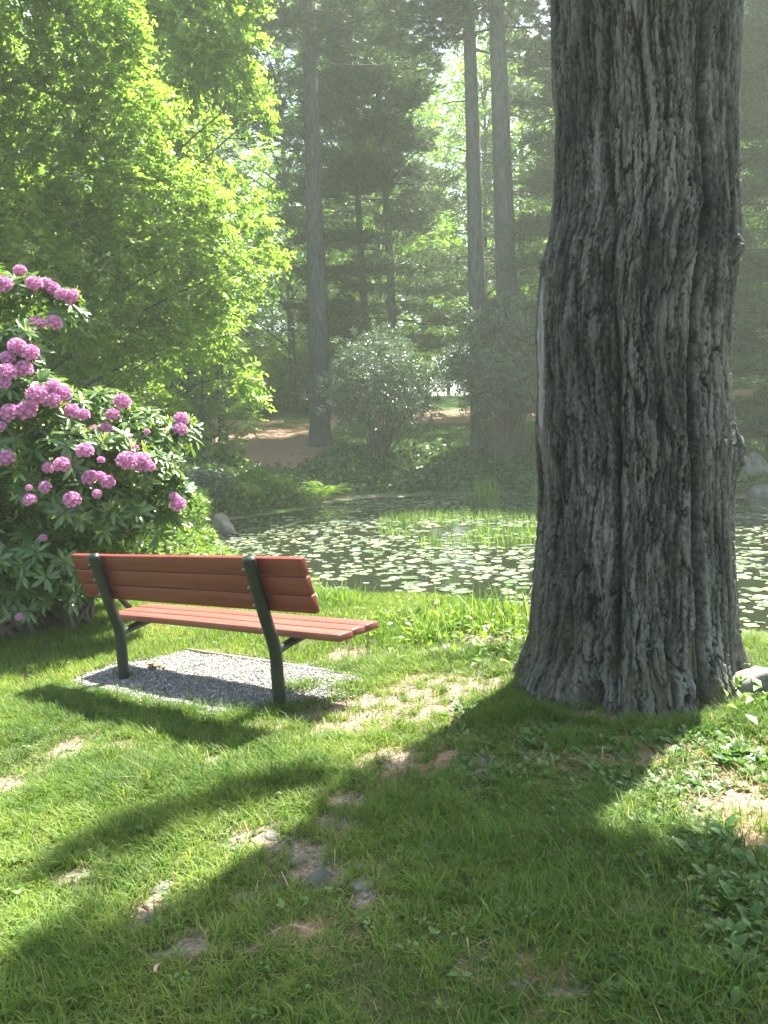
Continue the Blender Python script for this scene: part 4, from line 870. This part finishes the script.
for (ylo, yhi, want) in ((31, 40, 8), (40, 52, 10), (52, 68, 20), (68, 92, 44)):
    got = 0
    while got < want and tries < 20000:
        tries += 1; y_ = r_.uniform(ylo, yhi); x_ = r_.uniform(-1, 1)*(y_*.62+6)
        if y_ < 40 and -.30 < x_/y_ < .23 : continue
        if any((x_-a)*.59+(y_-b)*.81 < 15.5 and (x_-a)*.59+(y_-b)*.81 > -2 and abs((x_-a)*.81-(y_-b)*.59) < 4 for a, b in ((-3, 32), (0, 27), (2, 28.5), (-6, 21), (-1, 31))): continue
        if any((x_-a)**2+(y_-b)**2 < (3.1+.02*y_)**2 for a, b in spots) or (gap(x_, y_)): continue
        spots.append((x_, y_)); got += 1; cnt += 1
        if r_.random() < .66: copy_tree(proto[r_.integers(3)], (x_, y_, gz(x_, y_)), r_.random()*6.28, r_.uniform(.85, 1.25), 'leafy broadleaf tree fading into the haze of the far wood', GR_B)
        else: copy_tree(pproto[r_.integers(2)], (x_, y_, gz(x_, y_)), r_.random()*6.28, r_.uniform(.85, 1.15), 'far pine standing in the haze of the wood', GR_P)
# understorey that closes the view between the trunks
GR_U = 'undergrowth bushes between the far trunks'
up_ = leafy_tree('undergrowth_bush', (-6, 56, gz(-6, 56)), 4.2, 2.6, .5, 24, 50, .2, 'maple', 'pale green undergrowth bush between far trunks', 57, cat='bush', tr=.05, group=GR_U, spl=.6)
for k in range(34):
    y_ = r_.uniform(50, 86); x_ = r_.uniform(-1, 1)*(y_*.6); copy_tree(up_, (x_, y_, gz(x_, y_)), r_.random()*6.28, r_.uniform(.8, 1.6), 'pale green undergrowth bush between far trunks', GR_U)

# shrubs of the far bank
def shrub(px, py, wpx, hpx, label, seed, mat='shrub', n=34, per=60, ls=.15, stems=9, name='shrub', open_=.25):
    c = hit(px, py); D = c[1]; W_, H_ = wpx*D/F/2, hpx*D/F; r_ = np.random.default_rng(seed); t = thing(name, c, label, 'shrub'); cl = []
    for k in range(n):
        u = rdir(1, r_)[0]; rr = r_.uniform(.45, .95); z_ = H_*(.62+.36*u[2]*rr); wz = math.sin(PI*min(max(z_/H_*.8+.18, 0), 1))**.6; cl.append((u[0]*W_*rr*wz, u[1]*W_*rr*wz, z_, W_*r_.uniform(.16, .28)))
    cl = np.array(cl); base = r_.normal(0, .12, (stems, 3))*[1, 1, 0]; forks = []
    parts = []; idx = r_.permutation(n)
    for k in range(n): parts += stalks([base[k % stems]], [cl[k, :3]], .045 if k < stems else .025, .010, .12, seed=k)
    V, Fc, _ = join(parts); mesh_obj('stems', V, Fc, M['stem'], t, smooth=True)
    Cs, Ds = [], []
    for c_ in cl:
        u = rdir(per, r_); Cs.append(c_[:3]+u*c_[3]*r_.random((per, 1))**.4); Ds.append(u+[0, 0, .2])
    Cs, Ds = np.concatenate(Cs), np.concatenate(Ds); V, Fc, rn = sprays(Cs, Ds, 7, r_.uniform(.18, .35, len(Cs)), leaf_s(ls, ls*.38), seed, plane=.4)
    mesh_obj('foliage', V, Fc, M[mat], t, rnd=rn); return t
shrub(378, 464, 150, 128, 'rounded grey green shrub with several bare stems on the far bank', 61, n=46)
shrub(500, 467, 120, 170, 'tall narrow leaved shrub on the far bank beside the old trunk', 62, n=42, ls=.17)
shrub(565, 470, 110, 150, 'dark shrub on the far bank mostly hidden by the old trunk', 63)
shrub(205, 512, 60, 34, 'small silvery leaved shrub above the pale boulder', 64, n=18, per=40, stems=5)
shrub(258, 508, 40, 34, 'little upright yellow green shrub left of the fern', 65, 'fern', n=12, per=40, stems=4)
shrub(175, 470, 90, 60, 'shaded green bush at the foot of the stout dark pine', 66, 'cover', n=20, per=60)
shrub(772, 452, 60, 60, 'dark shrub above the boulders at the right picture edge', 67, 'cover', n=20, per=60)

# ------------------------------------------------------------------ rhododendron
def rhododendron():
    c = hit(20, 632); c = np.array([-3.55, 6.9, 0]); c[2] = gz(c[0], c[1]); t = thing('rhododendron', c, 'tall rhododendron bush full of pink flower heads left of the bench', 'bush')
    r_ = np.random.default_rng(77)
    # lobes in the photo's outline: px, py, depth, radius px
    LO = [(-10, 310, 6.9, 40), (30, 305, 6.8, 26), (58, 312, 6.8, 22), (-30, 350, 6.8, 50), (25, 350, 6.5, 26), (-5, 390, 6.5, 45), (35, 400, 6.4, 32), (62, 415, 6.5, 26), (105, 420, 6.9, 30), (140, 440, 6.9, 30), (170, 448, 6.9, 24), (182, 430, 7.0, 12), (5, 440, 6.4, 44),
          (60, 460, 6.4, 40), (105, 465, 6.5, 36), (145, 480, 6.6, 34), (172, 500, 6.8, 22), (20, 500, 6.3, 44), (75, 510, 6.4, 42), (120, 520, 6.5, 36), (155, 530, 6.8, 26), (0, 560, 6.3, 44), (45, 560, 6.4, 40), (90, 565, 6.6, 34), (10, 600, 6.5, 34), (60, 598, 6.7, 30), (100, 590, 6.9, 22), (-60, 420, 6.7, 60), (-60, 520, 6.6, 60), (-60, 590, 6.7, 40), (-70, 330, 7, 50), (-120, 450, 7, 70), (-110, 560, 7, 60)]
    extra = []
    for px, py, Y, rp in LO: extra.append((px-12, py+4, Y+.75, rp*1.0))
    for px, py, Y, rp in LO[::2]: extra.append((px-30, py+6, Y+1.4, rp*1.0))
    Cs, Ds, Rd = [], [], []
    for px, py, Y, rp in LO+extra:
        p_ = at(px, py, Y); rr = rp*Y/F; n = int(34*(rr/.3)**2)+5; u = rdir(n, r_); u[:, 2] = np.where(u[:, 2] < -.3, -u[:, 2], u[:, 2]); q_ = p_+u*rr*r_.uniform(.72, 1.04, (n, 1)); k = q_[:, 2] > gz(p_[0], p_[1])+.10
        Cs.append(q_[k]); Ds.append((norm(u*[1, 1, .7]+[0, -.1, .55]))[k])
    Cs, Ds = np.concatenate(Cs), np.concatenate(Ds); n = len(Cs)
    # whorl of eight to ten long leaves
    T, TF = leaf_long(.125, .036, .22, .2); parts = []
    fr = frames(norm(np.cross(Ds, rdir(n, r_))), Ds)           # local Z along the shoot
    for j in range(9):
        a_ = j*2*PI/9+r_.normal(0, .15, n); e = r_.uniform(-.15, .55, n)
        loc = np.stack([np.cos(a_)*np.cos(e), np.sin(a_)*np.cos(e), np.sin(e)], 1); D_ = np.einsum('nij,nj->ni', fr, loc)
        parts.append(scatter(T, TF, Cs+D_*.008, frames(D_, Ds.copy()), r_.uniform(.7, 1.2, n), np.clip(r_.normal(.42, .2, n), 0, .88)))
    young = r_.random(n) < .32; Cy, Dy = Cs[young], Ds[young]; ny = len(Cy); fy = fr[young]
    T2, TF2 = leaf_long(.085, .018, -.05, .1)
    for j in range(5):
        a_ = j*2*PI/5+r_.normal(0, .2, ny); e = r_.uniform(.8, 1.25, ny); loc = np.stack([np.cos(a_)*np.cos(e), np.sin(a_)*np.cos(e), np.sin(e)], 1); D_ = np.einsum('nij,nj->ni', fy, loc)
        parts.append(scatter(T2, TF2, Cy+Dy*.01, frames(D_, Dy.copy()), r_.uniform(.7, 1.1, ny), r_.uniform(.9, 1, ny)))
    V, Fc, rn = join(parts); mesh_obj('foliage', V-c, Fc, M['rhodo'], t, rnd=rn, smooth=True)
    base = np.array([-3.5, 7.2, gz(-3.5, 7.2)]); sel = r_.permutation(n)[:190]; sel = sel[~((Cs[sel, 2] > 1.9) & (Cs[sel, 0] > -3.6)) & (Cs[sel, 2] < 2.3)]; st = []
    for i in sel: st.append(base+r_.normal(0, .35, 3)*[1, .6, 0])
    V, Fc, _ = join(stalks(st, Cs[sel], .028, .006, .25, seed=4)); mesh_obj('stems', V-c, Fc, M['stem'], t, smooth=True)
    # flower heads
    FL = [(20, 271, 9), (3, 285, 14), (34, 284, 12), (46, 284, 10), (53, 289, 11), (62, 295, 9), (72, 297, 11), (36, 325, 13), (54, 323, 12), (17, 347, 14), (30, 353, 13), (8, 358, 9), (7, 373, 14), (24, 369, 13), (5, 384, 9), (38, 396, 15), (53, 387, 12), (62, 394, 13), (52, 400, 12), (10, 413, 15), (27, 411, 15), (72, 411, 11), (83, 415, 9),
          (0, 427, 8), (122, 402, 12), (113, 415, 9), (181, 419, 10), (180, 430, 12), (106, 431, 13), (94, 431, 8), (125, 437, 9), (147, 432, 5), (85, 451, 14), (5, 459, 13), (62, 465, 12), (48, 468, 8), (127, 461, 13), (141, 462, 13), (149, 467, 9), (135, 449, 7), (90, 478, 11), (100, 477, 9), (108, 482, 9), (45, 487, 8), (30, 500, 9), (72, 500, 11), (97, 494, 7), (101, 460, 6), (178, 504, 11), (174, 497, 8), (43, 538, 6), (19, 617, 5), (29, 488, 5)]
    FL += [(-25, 330, 12), (-40, 300, 13), (-60, 360, 12), (-30, 400, 13), (-75, 410, 12), (-50, 450, 13), (-95, 460, 12), (-30, 490, 11), (-80, 510, 12), (-120, 430, 13), (-110, 540, 11), (-60, 560, 10)]
    # truss: ball of open florets, each five cupped petals
    pt = []; nf = 22; golden = 2.399
    PT, PTF = leaf_long(.42, .36, -.22, .2)
    for k in range(nf):
        zf = 1-1.35*(k+.5)/nf; rf = math.sqrt(max(0, 1-zf*zf)); dn = np.array([[rf*math.cos(k*golden), rf*math.sin(k*golden), zf]]); fr_ = frames(norm(np.cross(dn, [[.3, .2, .9]])), dn)[0]
        for j in range(5):
            a_ = j*2*PI/5; d_ = fr_@np.array([math.cos(a_)*.85, math.sin(a_)*.85, .55]); pt.append(scatter(PT, PTF, dn*.66, frames(d_[None], dn.copy()), [1.], np.array([np.clip(.25+.6*((k*7+j*3) % 10)/10, 0, 1)])))
    cs_t = tube([(0, 0, -.75), (0, 0, -.5), (0, 0, 0), (0, 0, .45), (0, 0, .66)], [.15, .5, .72, .55, .2], 9); pt.append((cs_t[0], cs_t[1], np.full(len(cs_t[0]), .22)))
    V0, F0, R0_ = join(pt); protos_ = []
    for i, (px, py, rp) in enumerate(FL):
        best = min(LO, key=lambda l: (math.hypot(px-l[0], py-l[1])-l[3]) + 15*(l[2]-6.3)); e_ = math.hypot(px-best[0], py-best[1]); rr = best[3]*best[2]/F; dd = math.sqrt(max(0, rr*rr-(min(e_, best[3])*best[2]/F)**2))
        Y = best[2]-dd*.95-.10; p_ = at(px, py, Y); s_ = rp*Y/F*.76*r_.uniform(.85, 1.1)
        if i < 1:
            o = mesh_obj('flower_head', V0, F0, M['petal'], t, rnd=R0_, smooth=True); first = o
        else: o = first.copy(); COL.objects.link(o); o.parent = t
        up_v = Vector((r_.normal(0, .3), -.55+r_.normal(0, .2), .8)).normalized(); mw = up_v.to_track_quat('Z', 'X').to_matrix().to_4x4() @ Matrix.Rotation(r_.random()*6, 4, 'Z')
        o.matrix_local = Matrix.Translation(Vector((p_-c).tolist())) @ mw @ Matrix.Diagonal((s_, s_, s_*.92, 1))
rhododendron()

# ------------------------------------------------------------------ air, light, camera
hz = bpy.data.materials.new('morning_haze'); hz.use_nodes = True; nt = hz.node_tree; nt.nodes.clear()
pv = nt.nodes.new('ShaderNodeVolumePrincipled'); pv.inputs['Color'].default_value = (.86, .97, .82, 1); pv.inputs['Density'].default_value = .0016; pv.inputs['Anisotropy'].default_value = .2
oo = nt.nodes.new('ShaderNodeOutputMaterial'); nt.links.new(pv.outputs[0], oo.inputs['Volume'])
zmin = float(GZ.min())-1.; bpy.context.view_layer.update(); zmax = max((o.matrix_world @ Vector(c_))[2] for o in scene.objects if o.type == 'MESH' for c_ in o.bound_box)+.6
V, Fc, _ = box((0, (ys[0]+ys[-1])/2, (zmin+zmax)/2), (xs[-1]-xs[0]+8, ys[-1]-ys[0]+8, zmax-zmin)); ho = mesh_obj('haze', V, Fc, hz)
import bmesh
bm = bmesh.new(); bm.from_mesh(ho.data); bmesh.ops.recalc_face_normals(bm, faces=bm.faces); bm.to_mesh(ho.data); bm.free()
tag(ho, 'pale sunlit haze hanging through the wood', 'haze', kind='stuff')

world = bpy.data.worlds.new('World'); scene.world = world; world.use_nodes = True; nt = world.node_tree
bg = nt.nodes['Background']; sky = nt.nodes.new('ShaderNodeTexSky'); sky.sky_type = 'NISHITA'; sky.sun_disc = False
sky.sun_elevation = SUN_EL; sky.sun_rotation = SUN_AZ; sky.dust_density = 2.5; nt.links.new(sky.outputs[0], bg.inputs['Color']); bg.inputs['Strength'].default_value = .072
sl = bpy.data.lights.new('sun', 'SUN'); sl.energy = 5.0; sl.angle = math.radians(.55); sl.color = (1, .95, .84)
so = bpy.data.objects.new('sun', sl); COL.objects.link(so); so.rotation_euler = Vector(SUN.tolist()).to_track_quat('Z', 'Y').to_euler()
cd = bpy.data.cameras.new('camera'); co = bpy.data.objects.new('camera', cd); COL.objects.link(co); scene.camera = co
cd.sensor_fit = 'VERTICAL'; cd.sensor_height = 36; cd.sensor_width = 27; cd.lens = F/1024*36; cd.clip_end = 2000; cd.clip_start = .05
mw = Matrix((( RV[0], -DV[0], -fw[0], 0), (RV[1], -DV[1], -fw[1], 0), (RV[2], -DV[2], -fw[2], CH), (0, 0, 0, 1))); co.matrix_world = mw
vs = scene.view_settings; vs.view_transform = 'Standard'; vs.look = 'None'; vs.gamma = 1; vs.exposure = 2.9
try: vs.use_curve_mapping = False
except Exception: pass
cy = scene.cycles; cy.use_denoising = True; cy.max_bounces = 8; cy.diffuse_bounces = 4; cy.transmission_bounces = 6; cy.volume_bounces = 1; cy.transparent_max_bounces = 12; cy.sample_clamp_indirect = 6
cy.use_adaptive_sampling = False
